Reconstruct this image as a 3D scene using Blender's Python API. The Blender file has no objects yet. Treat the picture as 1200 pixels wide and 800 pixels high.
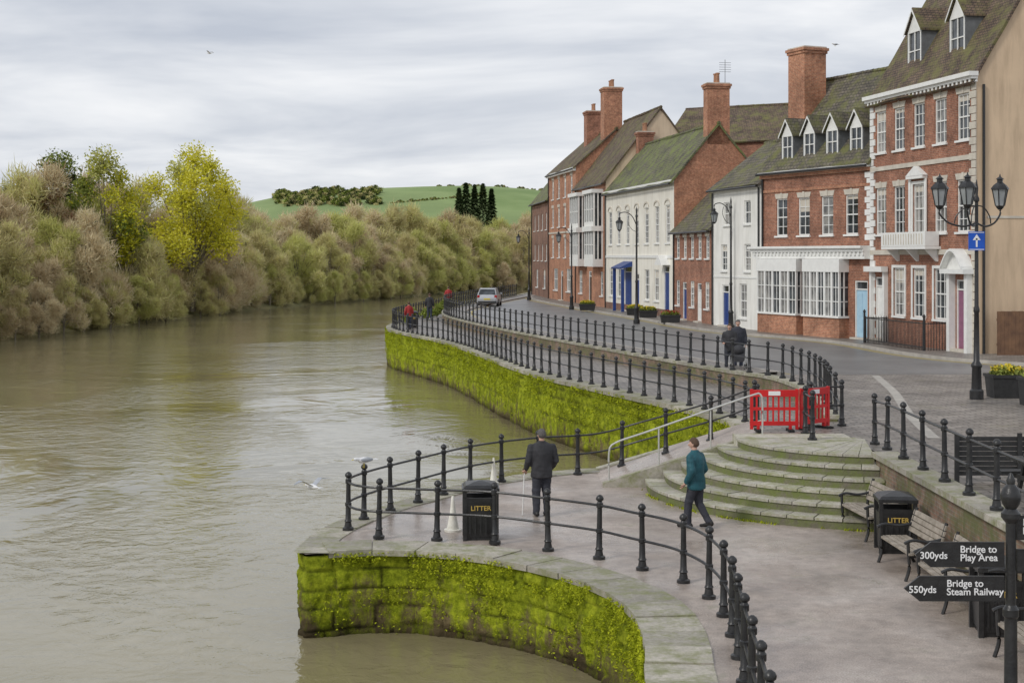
import bpy, bmesh, math, random
from mathutils import Vector, noise, Matrix
from mathutils.geometry import tessellate_polygon
from itertools import accumulate
random.seed(7)
R=random.Random(11)
sc=bpy.context.scene
ZC=5.34; UP=1.2; TER=0.8; WAT=-1.5
# ------------------------------------------------------------------ materials
M={}
def nmat(name):
    m=bpy.data.materials.new(name); m.use_nodes=True
    nt=m.node_tree; b=nt.nodes['Principled BSDF']; M[name]=m
    return m,nt,b
def N(nt,t,**kw):
    n=nt.nodes.new(t)
    for k,v in kw.items(): setattr(n,k,v)
    return n
def L(nt,a,b): nt.links.new(a,b)
def coord(nt,kind='Object'):
    return N(nt,'ShaderNodeTexCoord').outputs[kind]
def nz(nt,vec,scale,detail=4,rough=.55,dist=0):
    n=N(nt,'ShaderNodeTexNoise'); n.inputs['Scale'].default_value=scale
    n.inputs['Detail'].default_value=min(detail,5); n.inputs['Roughness'].default_value=rough
    n.inputs['Distortion'].default_value=dist
    L(nt,vec,n.inputs['Vector']); return n.outputs['Fac']
def ramp(nt,fac,stops):
    r=N(nt,'ShaderNodeValToRGB'); e=r.color_ramp.elements
    while len(e)<len(stops): e.new(.5)
    for i,(p,c) in enumerate(stops):
        e[i].position=p; e[i].color=(c[0],c[1],c[2],1) if not isinstance(c,(int,float)) else (c,c,c,1)
    L(nt,fac,r.inputs['Fac']); return r.outputs['Color']
def mixc(nt,fac,a,b,mode='MIX'):
    m=N(nt,'ShaderNodeMix'); m.data_type='RGBA'; m.blend_type=mode
    for s,v in ((m.inputs[0],fac),(m.inputs[6],a),(m.inputs[7],b)):
        if isinstance(v,(int,float)): s.default_value=v
        elif isinstance(v,tuple): s.default_value=(v[0],v[1],v[2],1)
        else: L(nt,v,s)
    return m.outputs[2]
def bump(nt,b,h,strength=.3,dist=.02):
    n=N(nt,'ShaderNodeBump'); n.inputs['Strength'].default_value=strength; n.inputs['Distance'].default_value=dist
    L(nt,h,n.inputs['Height']); L(nt,n.outputs['Normal'],b.inputs['Normal'])
def mk(name,c1,c2=None,scale=3,rough=.8,bm=.2,bs=25,metal=0,spec=None):
    m,nt,b=nmat(name); c2=c2 or tuple(x*.75 for x in c1)
    v=coord(nt)
    f=nz(nt,v,scale,4)
    col=ramp(nt,f,[(.32,c1),(.68,c2)])
    L(nt,col,b.inputs['Base Color']); b.inputs['Roughness'].default_value=rough; b.inputs['Metallic'].default_value=metal
    if spec is not None: b.inputs['Specular IOR Level'].default_value=spec
    if bm>.15: bump(nt,b,nz(nt,v,bs,2),bm)
    return m
def facvec(nt,sx=1,sz=1):
    s=N(nt,'ShaderNodeSeparateXYZ'); L(nt,coord(nt),s.inputs[0])
    a=N(nt,'ShaderNodeMath',operation='ADD'); L(nt,s.outputs[0],a.inputs[0]); L(nt,s.outputs[1],a.inputs[1])
    c=N(nt,'ShaderNodeCombineXYZ'); L(nt,a.outputs[0],c.inputs[0]); L(nt,s.outputs[2],c.inputs[1]); return c.outputs[0]
def brickmat(name,c1,c2,mort,bw=.225,bh=.075,ms=.008,stain=.5,flat=False,rough=.85,bmp=.3,moss=None,off=.5,mossat=.55):
    m,nt,b=nmat(name)
    v=coord(nt) if flat else facvec(nt)
    t=N(nt,'ShaderNodeTexBrick'); t.offset=off
    for k,x in (('Scale',1),('Brick Width',bw),('Row Height',bh),('Mortar Size',ms),('Mortar Smooth',.2)): t.inputs[k].default_value=x
    t.inputs['Color1'].default_value=(*c1,1); t.inputs['Color2'].default_value=(*c2,1); t.inputs['Mortar'].default_value=(*mort,1)
    L(nt,v,t.inputs['Vector'])
    o=coord(nt)
    f=nz(nt,o,.7,5,.65); st=ramp(nt,f,[(.3,1-stain),(.62,1.12)])
    col=mixc(nt,1,t.outputs['Color'],st,'MULTIPLY')
    f2=nz(nt,o,6,3,.6); col=mixc(nt,1,col,ramp(nt,f2,[(.3,.68),(.7,1.25)]),'MULTIPLY')
    if moss:
        mf=ramp(nt,nz(nt,o,1.3,5,.72),[(mossat-.08,0.0),(mossat+.12,.9)])
        col=mixc(nt,mf,col,moss)
    L(nt,col,b.inputs['Base Color']); b.inputs['Roughness'].default_value=rough
    bump(nt,b,t.outputs['Fac'],bmp,.01)
    return m
brickmat('brick_red',(.41,.165,.095),(.29,.105,.06),(.38,.29,.22))
brickmat('brick_orange',(.50,.22,.12),(.40,.155,.085),(.44,.33,.24),stain=.4)
brickmat('brick_brown',(.30,.15,.10),(.22,.10,.07),(.28,.22,.17))
brickmat('roof_slate_moss',(.125,.11,.085),(.185,.16,.125),(.045,.04,.035),bw=.28,bh=.17,ms=.018,moss=(.15,.155,.045),stain=.45,mossat=.53)
brickmat('roof_tile_brown',(.20,.14,.095),(.13,.09,.065),(.045,.035,.03),bw=.2,bh=.13,ms=.016,moss=(.16,.155,.05),stain=.5,mossat=.54)
brickmat('roof_tile_green',(.13,.125,.085),(.175,.155,.11),(.045,.045,.03),bw=.24,bh=.15,ms=.016,moss=(.17,.20,.055),stain=.45,mossat=.5)
brickmat('retaining_brick',(.29,.175,.125),(.20,.14,.10),(.25,.22,.18),moss=(.12,.14,.045),mossat=.52)
brickmat('setts',(.33,.295,.26),(.225,.20,.18),(.11,.10,.085),bw=.42,bh=.21,ms=.02,flat=True,stain=.5,rough=.45,moss=(.19,.175,.12),mossat=.64)
def render_m(name,c,dirt,stain=.5):
    m,nt,b=nmat(name); v=coord(nt)
    mp=N(nt,'ShaderNodeMapping'); mp.inputs['Scale'].default_value=(2.2,2.2,.35); L(nt,v,mp.inputs[0])
    f=ramp(nt,nz(nt,mp.outputs[0],1.0,5,.65),[(.45,0.0),(.75,stain)])
    col=mixc(nt,f,c,dirt); col=mixc(nt,1,col,ramp(nt,nz(nt,v,.5,4),[(.3,.88),(.7,1.04)]),'MULTIPLY')
    L(nt,col,b.inputs['Base Color']); b.inputs['Roughness'].default_value=.88; bump(nt,b,nz(nt,v,12,3),.15,.01)
render_m('render_white',(.86,.85,.80),(.55,.53,.46)); render_m('render_cream',(.84,.81,.72),(.55,.51,.41))
render_m('render_beige',(.70,.53,.36),(.40,.29,.19),.6); render_m('render_beige2',(.68,.54,.39),(.42,.32,.22),.6)
mk('white_paint',(.84,.84,.81),(.76,.76,.73),4,.5,.03)
mk('stone_trim',(.66,.61,.52),(.50,.46,.39),2,.8,.1)
mk('black_iron',(.014,.014,.015),(.03,.03,.03),8,.36,.2,40)
mk('black_board',(.02,.02,.02),(.035,.035,.035),8,.55,.1)
mk('blue_paint',(.02,.06,.25),(.02,.05,.2),4,.4,.05)
mk('pale_blue_paint',(.42,.62,.75),(.36,.55,.68),4,.5,.05)
mk('purple_paint',(.30,.12,.20),(.24,.1,.17),4,.5,.05)
mk('dark_wood',(.11,.06,.035),(.07,.04,.025),5,.8,.3)
mk('fence_wood',(.20,.11,.06),(.12,.065,.04),3,.85,.4)
mk('bench_wood',(.40,.35,.29),(.22,.19,.15),6,.75,.3)
mk('steel_rail',(.62,.61,.58),(.5,.5,.47),10,.35,.05,metal=.4)
mk('red_plastic',(.68,.018,.02),(.52,.014,.016),3,.4,.03)
mk('terracotta',(.42,.22,.13),(.30,.15,.09),5,.85,.1)
mk('lead',(.18,.19,.20),(.13,.135,.14),5,.6,.1)
mk('yellow_line',(.60,.47,.12),(.42,.34,.14),9,.8,0)
mk('kerb',(.46,.43,.38),(.32,.30,.27),2,.85,.2)
mk('gold_text',(.65,.45,.10),None,4,.5,0)
mk('white_text',(.85,.85,.85),(.8,.8,.8),4,.5,0)
mk('blue_sign',(.01,.10,.55),(.01,.09,.5),4,.4,0)
mk('silver_paint',(.55,.56,.58),(.5,.51,.53),4,.28,0,metal=.4)
mk('tyre',(.02,.02,.02),None,8,.85,.1)
mk('red_lamp',(.5,.01,.01),None,4,.2,0)
mk('skin',(.58,.36,.27),(.52,.31,.23),12,.55,.03)
mk('hair_grey',(.14,.13,.12),(.07,.065,.06),60,.8,.5,120)
mk('hair_brown',(.12,.07,.04),(.07,.045,.03),60,.8,.5,120)
mk('jacket_black',(.022,.022,.025),(.04,.04,.045),6,.75,.6,14)
mk('jacket_teal',(.012,.10,.125),(.008,.065,.085),6,.65,.6,14)
mk('trousers_dark',(.028,.03,.04),(.045,.047,.06),6,.85,.6,14)
mk('jeans',(.05,.06,.09),(.035,.04,.06),6,.85,.5,18)
mk('shoe',(.015,.013,.012),None,6,.5,.1)
mk('gull_white',(.8,.8,.8),(.7,.7,.71),8,.7,.1)
mk('gull_grey',(.40,.42,.45),(.33,.35,.38),8,.7,.1)
mk('bark',(.26,.23,.17),(.16,.135,.10),4,.9,.1)
mk('flower_yellow',(.75,.6,.04),(.6,.47,.03),30,.7,0)
mk('flower_red',(.4,.03,.03),None,30,.7,0)
mk('cream_plastic',(.82,.80,.72),(.68,.65,.56),9,.5,0)
def glassm(name,c1,c2):
    m,nt,b=nmat(name); v=coord(nt)
    L(nt,ramp(nt,nz(nt,v,1.7,2),[(.4,c1),(.6,c2)]),b.inputs['Base Color'])
    b.inputs['Roughness'].default_value=.06; b.inputs['Specular IOR Level'].default_value=.6
    bump(nt,b,nz(nt,v,1.5,1),.08,.02)
glassm('glass',(.02,.025,.03),(.07,.08,.09))
glassm('glass_curtain',(.32,.31,.29),(.12,.12,.12))
glassm('lamp_glass',(.35,.37,.38),(.28,.3,.3))
# foliage
def leafm(name,c1,c2,c3,sc_=.5,trans=.3):
    m,nt,b=nmat(name)
    g=N(nt,'ShaderNodeNewGeometry'); v=coord(nt)
    f=nz(nt,v,sc_,2,.6)
    a=N(nt,'ShaderNodeMath',operation='MULTIPLY_ADD'); L(nt,g.outputs['Random Per Island'],a.inputs[0]); a.inputs[1].default_value=.4; L(nt,f,a.inputs[2])
    oi=N(nt,'ShaderNodeObjectInfo'); a2=N(nt,'ShaderNodeMath',operation='MULTIPLY_ADD'); L(nt,oi.outputs['Random'],a2.inputs[0]); a2.inputs[1].default_value=.25; L(nt,a.outputs[0],a2.inputs[2])
    col=ramp(nt,a2.outputs[0],[(.48,c1),(.8,c2),(1.0,c3)])
    d=N(nt,'ShaderNodeBsdfDiffuse'); L(nt,col,d.inputs['Color'])
    t=N(nt,'ShaderNodeBsdfTranslucent'); L(nt,col,t.inputs['Color'])
    mx=N(nt,'ShaderNodeMixShader'); mx.inputs[0].default_value=trans
    L(nt,d.outputs[0],mx.inputs[1]); L(nt,t.outputs[0],mx.inputs[2])
    L(nt,mx.outputs[0],nt.nodes['Material Output'].inputs[0]); nt.nodes.remove(b)
leafm('willow_twigs',(.44,.38,.18),(.68,.61,.32),(.66,.65,.27))
leafm('willow_twigs_tan',(.46,.36,.22),(.68,.56,.36),(.74,.66,.44))
leafm('willow_twigs_green',(.36,.37,.11),(.58,.58,.20),(.64,.64,.24))
leafm('leaf_yellowgreen',(.40,.40,.03),(.68,.66,.06),(.80,.74,.10))
leafm('leaf_green',(.14,.19,.035),(.26,.31,.07),(.36,.40,.11))
leafm('leaf_dark',(.02,.04,.018),(.045,.07,.026),(.08,.105,.04),trans=.1)
leafm('leaf_russet',(.24,.14,.08),(.38,.24,.14),(.44,.30,.18))
m,nt,b=nmat('quay_tarmac'); v=coord(nt)
c=ramp(nt,nz(nt,v,.55,5,.62),[(.32,(.27,.225,.19)),(.52,(.395,.335,.29)),(.7,(.51,.45,.40))])
c=mixc(nt,1,c,ramp(nt,nz(nt,v,45,2),[(.3,.68),(.7,1.25)]),'MULTIPLY')
c=mixc(nt,1,c,ramp(nt,nz(nt,v,4,4,.7),[(.35,.82),(.65,1.12)]),'MULTIPLY')
c=mixc(nt,ramp(nt,nz(nt,v,1.1,5,.78),[(.57,0.0),(.70,.6)]),c,(.19,.18,.11))
L(nt,c,b.inputs['Base Color']); L(nt,ramp(nt,nz(nt,v,.4,4),[(.42,.2),(.6,.65)]),b.inputs['Roughness'])
bump(nt,b,nz(nt,v,60,2),.25,.01)
m,nt,b=nmat('asphalt'); v=coord(nt)
c=ramp(nt,nz(nt,v,.3,5,.6),[(.35,(.14,.138,.136)),(.7,(.23,.225,.22))])
c=mixc(nt,1,c,ramp(nt,nz(nt,v,30,2),[(.3,.82),(.7,1.18)]),'MULTIPLY')
L(nt,c,b.inputs['Base Color']); b.inputs['Roughness'].default_value=.42; bump(nt,b,nz(nt,v,60,2),.2,.01)
def stonem(name,c1,c2,moss,ma):
    m,nt,b=nmat(name); v=coord(nt); g=N(nt,'ShaderNodeNewGeometry')
    c=ramp(nt,nz(nt,v,1.5,5,.65),[(.3,c1),(.7,c2)])
    c=mixc(nt,1,c,ramp(nt,g.outputs['Random Per Island'],[(0,.72),(1,1.15)]),'MULTIPLY')
    c=mixc(nt,1,c,ramp(nt,nz(nt,v,14,4,.7),[(.3,.75),(.7,1.18)]),'MULTIPLY')
    c=mixc(nt,ramp(nt,nz(nt,v,2.3,5,.78),[(ma-.1,0.0),(ma+.12,.85)]),c,moss)
    L(nt,c,b.inputs['Base Color']); b.inputs['Roughness'].default_value=.72; bump(nt,b,nz(nt,v,18,5,.7),.45,.02)
stonem('coping_stone',(.33,.305,.25),(.48,.445,.38),(.19,.205,.07),.54)
stonem('step_tread',(.38,.355,.30),(.54,.51,.44),(.24,.255,.10),.54)
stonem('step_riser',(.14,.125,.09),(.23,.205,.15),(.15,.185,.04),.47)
# mossy wall
m,nt,b=nmat('mossy_wall'); v=coord(nt)
s=N(nt,'ShaderNodeSeparateXYZ'); L(nt,v,s.inputs[0])
at=N(nt,'ShaderNodeAttribute',attribute_name='groove')
vm=N(nt,'ShaderNodeMapping'); vm.inputs['Scale'].default_value=(1.6,1.6,.6); L(nt,v,vm.inputs[0])
stone=ramp(nt,nz(nt,v,1.6,5,.7),[(.3,(.10,.075,.035)),(.7,(.22,.17,.09))])
mossc=ramp(nt,nz(nt,v,4.2,5,.8),[(.30,(.09,.11,.008)),(.46,(.24,.29,.015)),(.66,(.48,.53,.035))])
hm=N(nt,'ShaderNodeMapRange'); L(nt,s.outputs[2],hm.inputs[0]); hm.inputs[1].default_value=-1.5; hm.inputs[2].default_value=-.3
hm.inputs[3].default_value=-.08; hm.inputs[4].default_value=.17
ad=N(nt,'ShaderNodeMath',operation='ADD'); L(nt,nz(nt,vm.outputs[0],1.5,5,.75),ad.inputs[0]); L(nt,hm.outputs[0],ad.inputs[1])
mf=ramp(nt,ad.outputs[0],[(.40,0.0),(.56,1.0)])
c=mixc(nt,mf,stone,mossc)
c=mixc(nt,1,c,ramp(nt,nz(nt,v,.6,4,.7),[(.35,.68),(.6,1.1)]),'MULTIPLY')
gm=N(nt,'ShaderNodeMath',operation='MULTIPLY'); L(nt,at.outputs['Fac'],gm.inputs[0]); L(nt,ramp(nt,nz(nt,v,1.1,3,.6),[(.4,.15),(.6,.9)]),gm.inputs[1])
c=mixc(nt,gm.outputs[0],c,(.035,.035,.012))
wet=N(nt,'ShaderNodeMapRange'); L(nt,s.outputs[2],wet.inputs[0]); wet.inputs[1].default_value=-1.5; wet.inputs[2].default_value=-1.2; wet.inputs[3].default_value=.4; wet.inputs[4].default_value=1
c=mixc(nt,1,c,wet.outputs[0],'MULTIPLY')
L(nt,c,b.inputs['Base Color']); b.inputs['Roughness'].default_value=.95; b.inputs['Specular IOR Level'].default_value=.15
bump(nt,b,nz(nt,v,22,5,.8),.9,.05)
# water
m,nt,b=nmat('river_water'); v=coord(nt)
c=ramp(nt,nz(nt,v,.05,4),[(.35,(.215,.185,.10)),(.65,(.28,.245,.145))])
L(nt,c,b.inputs['Base Color']); b.inputs['IOR'].default_value=1.5; b.inputs['Roughness'].default_value=.06
mp=N(nt,'ShaderNodeMapping'); mp.inputs['Scale'].default_value=(.85,.75,1); mp.inputs['Rotation'].default_value=(0,0,.35); L(nt,v,mp.inputs[0])
h1=nz(nt,mp.outputs[0],2.4,4,.6,.8); h2=nz(nt,mp.outputs[0],.28,3,.55,1.5)
pw=ramp(nt,nz(nt,v,.055,4,.6,1.2),[(.42,.12),(.60,1.0)])
mu=N(nt,'ShaderNodeMath',operation='MULTIPLY'); L(nt,h1,mu.inputs[0]); L(nt,pw,mu.inputs[1])
ma=N(nt,'ShaderNodeMath',operation='MULTIPLY_ADD'); L(nt,h2,ma.inputs[0]); ma.inputs[1].default_value=1.4; L(nt,mu.outputs[0],ma.inputs[2])
bump(nt,b,ma.outputs[0],.38,.10)
m,nt,b=nmat('field_grass'); v=coord(nt)
c=ramp(nt,nz(nt,v,.006,5,.6),[(.4,(.17,.25,.08)),(.5,(.24,.32,.12)),(.62,(.20,.27,.10))])
L(nt,c,b.inputs['Base Color']); b.inputs['Roughness'].default_value=1
mk('bank_earth',(.26,.22,.10),(.15,.15,.06),.4,.95,.4,4)
mk('river_bed',(.08,.065,.04),None,.4,.95,.1)

# ------------------------------------------------------------------ mesh builder
class MB:
    def __init__(s): s.v=[];s.f=[];s.m=[]
    def face(s,pts,mat):
        i=len(s.v); s.v+= [tuple(p) for p in pts]; s.f.append(tuple(range(i,i+len(pts)))); s.m.append(mat)
    def add(s,vs,fs,mat):
        i=len(s.v); s.v+=[tuple(p) for p in vs]
        for f in fs: s.f.append(tuple(i+k for k in f)); s.m.append(mat)
    def hexa(s,p,mat):
        s.add(p,[(3,2,1,0),(4,5,6,7),(0,1,5,4),(1,2,6,5),(2,3,7,6),(3,0,4,7)],mat)
    def box(s,x0,x1,y0,y1,z0,z1,mat):
        s.hexa([(x0,y0,z0),(x1,y0,z0),(x1,y1,z0),(x0,y1,z0),(x0,y0,z1),(x1,y0,z1),(x1,y1,z1),(x0,y1,z1)],mat)
    def cyl(s,p0,p1,r0,r1,n,mat,cap=True):
        p0=Vector(p0);p1=Vector(p1); d=p1-p0
        if d.length<1e-6: return
        d.normalize(); a=d.cross(Vector((0,0,1)))
        if a.length<1e-3: a=Vector((1,0,0))
        a.normalize(); b_=d.cross(a); vs=[]
        for p,r in ((p0,r0),(p1,r1)):
            for k in range(n):
                t=2*math.pi*k/n; vs.append(p+a*math.cos(t)*r+b_*math.sin(t)*r)
        fs=[(k,(k+1)%n,n+(k+1)%n,n+k) for k in range(n)]
        if cap: fs+= [tuple(range(n))[::-1],tuple(range(n,2*n))]
        s.add(vs,fs,mat)
    def tube(s,pts,r,n,mat):
        pts=[Vector(p) for p in pts]; vs=[];K=len(pts)
        for i,p in enumerate(pts):
            d=(pts[min(i+1,K-1)]-pts[max(i-1,0)]).normalized(); a=d.cross(Vector((0,0,1)))
            if a.length<1e-3: a=Vector((1,0,0))
            a.normalize(); b_=d.cross(a)
            for k in range(n):
                t=2*math.pi*k/n; vs.append(p+a*math.cos(t)*r+b_*math.sin(t)*r)
        fs=[]
        for i in range(K-1):
            for k in range(n): fs.append((i*n+k,i*n+(k+1)%n,(i+1)*n+(k+1)%n,(i+1)*n+k))
        fs+=[tuple(range(n))[::-1],tuple(range((K-1)*n,K*n))]
        s.add(vs,fs,mat)
    def lathe(s,c,prof,n,mat,rot=0,sx=1,sy=1):
        vs=[];
        for r,z in prof:
            for k in range(n):
                t=2*math.pi*k/n+rot; vs.append((c[0]+r*math.cos(t)*sx,c[1]+r*math.sin(t)*sy,c[2]+z))
        fs=[]; P=len(prof)
        for i in range(P-1):
            for k in range(n): fs.append((i*n+k,i*n+(k+1)%n,(i+1)*n+(k+1)%n,(i+1)*n+k))
        fs+=[tuple(range(n))[::-1],tuple(range((P-1)*n,P*n))]
        s.add(vs,fs,mat)
    def ball(s,c,r,mat,sx=1,sy=1,sz=1,n=12,m_=8):
        s.lathe((c[0],c[1],c[2]),[(r*max(math.sin(math.pi*i/m_),.02),-r*sz*math.cos(math.pi*i/m_)) for i in range(m_+1)],n,mat,0,sx,sy)
    def poly(s,pts,z,mat):
        P=[Vector((p[0],p[1],0)) for p in pts]
        tris=tessellate_polygon([P])
        i=len(s.v); s.v+=[(p[0],p[1],z) for p in pts]
        for t in tris:
            a,b_,c=[P[k] for k in t]
            if (b_-a).cross(c-a).z<0: t=(t[0],t[2],t[1])
            s.f.append(tuple(i+k for k in t)); s.m.append(mat)
    def obj(s,name,parent=None,smooth=False,recalc=True,loc=None,angle=None):
        me=bpy.data.meshes.new(name); me.from_pydata(s.v,[],s.f)
        keys=list(dict.fromkeys(s.m)); ix={k:i for i,k in enumerate(keys)}
        for k in keys: me.materials.append(M[k])
        me.polygons.foreach_set('material_index',[ix[k] for k in s.m])
        if recalc:
            bm=bmesh.new(); bm.from_mesh(me); bmesh.ops.recalc_face_normals(bm,faces=bm.faces); bm.to_mesh(me); bm.free()
        if smooth:
            me.polygons.foreach_set('use_smooth',[True]*len(me.polygons))
            try: me.set_sharp_from_angle(angle=math.radians(angle or 40))
            except Exception: pass
        me.update()
        o=bpy.data.objects.new(name,me); sc.collection.objects.link(o)
        if parent: o.parent=parent
        if loc: o.location=loc
        return o
def empty(name,loc=(0,0,0),rz=0,parent=None):
    e=bpy.data.objects.new(name,None); e.location=loc; e.rotation_euler=(0,0,rz); e.empty_display_size=.3
    sc.collection.objects.link(e)
    if parent: e.parent=parent
    return e
def catmull(pts,ds):
    pts=[Vector(p) for p in pts]; out=[]
    for i in range(len(pts)-1):
        p0=pts[max(i-1,0)];p1=pts[i];p2=pts[i+1];p3=pts[min(i+2,len(pts)-1)]
        n=max(2,int((p2-p1).length/ds*2))
        for k in range(n):
            t=k/n
            out.append(.5*((2*p1)+(p2-p0)*t+(2*p0-5*p1+4*p2-p3)*t*t+(3*p1-p0-3*p2+p3)*t**3))
    out.append(pts[-1]); return out
def resample(poly,ds):
    tot=sum((poly[i+1]-poly[i]).length for i in range(len(poly)-1)); n=max(1,round(tot/ds)); st=tot/n
    out=[poly[0].copy()]; acc=0; nxt=st
    for i in range(len(poly)-1):
        a,b_=poly[i],poly[i+1]; l=(b_-a).length
        while nxt<=acc+l+1e-9 and len(out)<n:
            out.append(a.lerp(b_,(nxt-acc)/l)); nxt+=st
        acc+=l
    out.append(poly[-1].copy()); return out
def P3(l,z): return [(p[0],p[1],z) for p in l]
def text(body,size,loc,rot,mat,parent,align='LEFT',name='lettering'):
    c=bpy.data.curves.new(name,'FONT'); c.body=body; c.size=size; c.align_x=align; c.extrude=.002; c.space_line=.85
    c.offset=size*.012
    c.materials.append(M[mat]); o=bpy.data.objects.new(name,c); sc.collection.objects.link(o)
    o.location=loc; o.rotation_euler=rot; o.parent=parent; return o

# ------------------------------------------------------------------ ground and quay
front=[(1.1,-6),(1.25,4),(1.45,12),(1.73,18.2),(1.9,20.4),(1.81,22.0),(1.38,23.4),(.58,24.7),(-.61,25.75),(-2.2,26.35),(-3.7,26.0)]
back=[(-3.9,26.3),(-3.85,27.2),(-3.6,28.6),(-2.9,30.6),(-2.2,31.9),(-.9,34.1),(.6,35.6),(2.1,36.3),(6.3,36.35)]
fd=[tuple(p[:2]) for p in resample(catmull(P3(front,0),.2),.2)]
bd=[tuple(p[:2]) for p in resample(catmull(P3(back,0),.2),.3)]
mb=MB(); mb.poly(fd+bd+[(7.72,36.35),(7.72,-6)],0,'quay_tarmac'); mb.obj('lower_quay_pavement',recalc=False)
edge=[(6.3,36.35),(5.95,40),(4.9,44),(2.6,50.5),(.34,58),(-3.1,75),(-5.9,84),(-7.3,88.5),(-8,93),(-7.9,99),(-6.6,112),(-4,130),(0,155),(6,200),(20,300),(60,420)]
inner=[(8.0,36.35),(8.5,39),(8.85,42),(8.95,45),(8.6,48.5),(7.2,52.3),(1.9,71),(-1.5,84),(-4.2,97),(-4.9,106),(-4.6,113),(-2.4,130),(1.4,155),(7.4,200),(21.4,300),(61.4,420)]
ed=[tuple(p[:2]) for p in resample(catmull(P3(edge,0),.5),.5)]
ind=[tuple(p[:2]) for p in resample(catmull(P3(inner,0),.5),.5)]
mb=MB(); mb.poly(ed+ind[::-1],TER,'setts'); mb.obj('riverside_terrace_pavement',recalc=False)
mb=MB(); mb.poly([(7.7,-6),(7.7,33.7),(5.9,33.7),(5.9,36.34)]+ind+[(900,420),(900,-6)],UP,'setts'); mb.obj('upper_promenade_pavement',recalc=False)
def offset(path,d):
    out=[]
    for i,p in enumerate(path):
        a=Vector(path[max(i-1,0)][:2]);b_=Vector(path[min(i+1,len(path)-1)][:2]); t=(b_-a).normalized(); n=Vector((t.y,-t.x))
        out.append((p[0]+n.x*d,p[1]+n.y*d))
    return out
fl={'A':[(19.1,59.7),(17.2,69.5)],'B':[(17.2,69.5),(13.44,78)],'C':[(13.44,78),(11.75,85)],'D':[(11.75,85),(10.5,94)],
 'E':[(10.5,94),(7.3,113)],'F':[(7.3,113),(5.5,125)],'G':[(5.5,125),(3.5,138)],'H':[(3.5,138),(2.1,152)]}
kl=offset([(30,48),(19.6,57.5),(17.2,69.5),(13.44,78),(11.75,85),(10.5,94),(7.3,113),(5.5,125),(4.0,138),(4.6,152),(11,200),(26,300)],-1.9)
kd=[tuple(p[:2]) for p in resample(catmull(P3(kl,0),1),1)]
road_l=[p for p in offset(ind,1.6) if p[1]>50.5]
kd2=[p for p in kd if p[1]>50.5 and p[1]<299]
mb=MB(); mb.poly(kd2+[(road_l[-1][0]+2,300)]+[p for p in road_l if p[1]<299][::-1],UP+.004,'asphalt'); mb.obj('road',recalc=False)
def strip(mb,path,w,z,mat,h=0):
    a=offset(path,w/2); b_=offset(path,-w/2)
    for i in range(len(path)-1):
        if h: mb.hexa([(*a[i],z-h),(*a[i+1],z-h),(*b_[i+1],z-h),(*b_[i],z-h),(*a[i],z),(*a[i+1],z),(*b_[i+1],z),(*b_[i],z)],mat)
        else: mb.face([(*a[i],z),(*a[i+1],z),(*b_[i+1],z),(*b_[i],z)],mat)
mb=MB()
strip(mb,offset(kd2,-.35),.1,UP+.008,'yellow_line'); strip(mb,offset(kd2,-.58),.1,UP+.008,'yellow_line')
strip(mb,offset([p for p in road_l if p[1]<299],.35),.1,UP+.008,'yellow_line')
mb.obj('road_markings',recalc=False)
mb=MB(); mb.poly(kd+[(60,300),(60,48)],UP+.12,'setts')
mb.obj('pavement',recalc=False)
mb=MB(); strip(mb,offset(kd,-.07),.15,UP+.125,'kerb',.14)
strip(mb,offset([p for p in road_l if p[1]<299],-.07),.15,UP+.11,'kerb',.12); mb.obj('kerb')
mb=MB(); rl=[p for p in road_l if p[1]<299]; il=[p for p in ind if p[1]>50 and p[1]<299]
mb.poly(offset(rl,-.14)[::-1]+offset(il,.16),UP+.1,'setts'); mb.obj('riverside_footway',recalc=False)
mb=MB(); ch=[tuple(p[:2]) for p in resample(catmull(P3([(9.6,33),(10.4,38),(11.6,44),(12.6,50.3)],0),1),1)]
strip(mb,ch,.28,UP+.004,'kerb'); mb.obj('drainage_channel',recalc=False)
mb=MB(); ii=[p for p in ind if p[1]<250]
strip(mb,offset(ii,.0),.3,UP+.06,'retaining_brick',1.0)
strip(mb,offset(ii,.0),.4,UP+.16,'coping_stone',.1); mb.obj('promenade_retaining_wall')
mb=MB()
mb.box(7.55,7.75,-5,30.1,-.1,UP-.02,'retaining_brick')
y=-5
while y<30.0:
    l=min(.9,30.1-y); mb.box(7.45,8.0,y+.005,y+l-.005,UP-.02,UP+.09,'coping_stone'); y+=.9
mb.obj('steps_side_retaining_wall')
def coping(mb,path,w,z,over,th=.16,sl=.95,mat='coping_stone',side=1):
    p=resample([Vector((*q,0)) for q in path],sl); p=[(q.x,q.y) for q in p]
    a=offset(p,-over*side); b_=offset(p,w*side)
    for i in range(len(p)-1):
        def lp(u,v,t): return (u[0]+(v[0]-u[0])*t,u[1]+(v[1]-u[1])*t)
        g=.010/sl; A=lp(a[i],a[i+1],g);B=lp(a[i],a[i+1],1-g);C=lp(b_[i],b_[i+1],1-g);D=lp(b_[i],b_[i+1],g); dz=R.uniform(-.010,.012); j=R.uniform(-.015,.015)
        mb.hexa([(A[0]+j,A[1]+j,z-th),(B[0]+j,B[1]+j,z-th),(*C,z-th),(*D,z-th),(A[0]+j,A[1]+j,z+dz),(B[0]+j,B[1]+j,z+dz),(*C,z+dz),(*D,z+dz)],mat)
mb=MB(); coping(mb,fd[:-2],.85,.026,.05,.11,.8); coping(mb,bd[1:],.6,.026,.05)
mb.poly([(-3.95,26.05),(-3.2,26.02),(-2.9,26.9),(-3.9,27.2)],.016,'coping_stone')
mb.obj('lower_quay_coping')
mb=MB(); coping(mb,[p for p in ed if p[1]<200],.7,TER+.03,.08,.14,1.1); mb.obj('terrace_coping')
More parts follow.
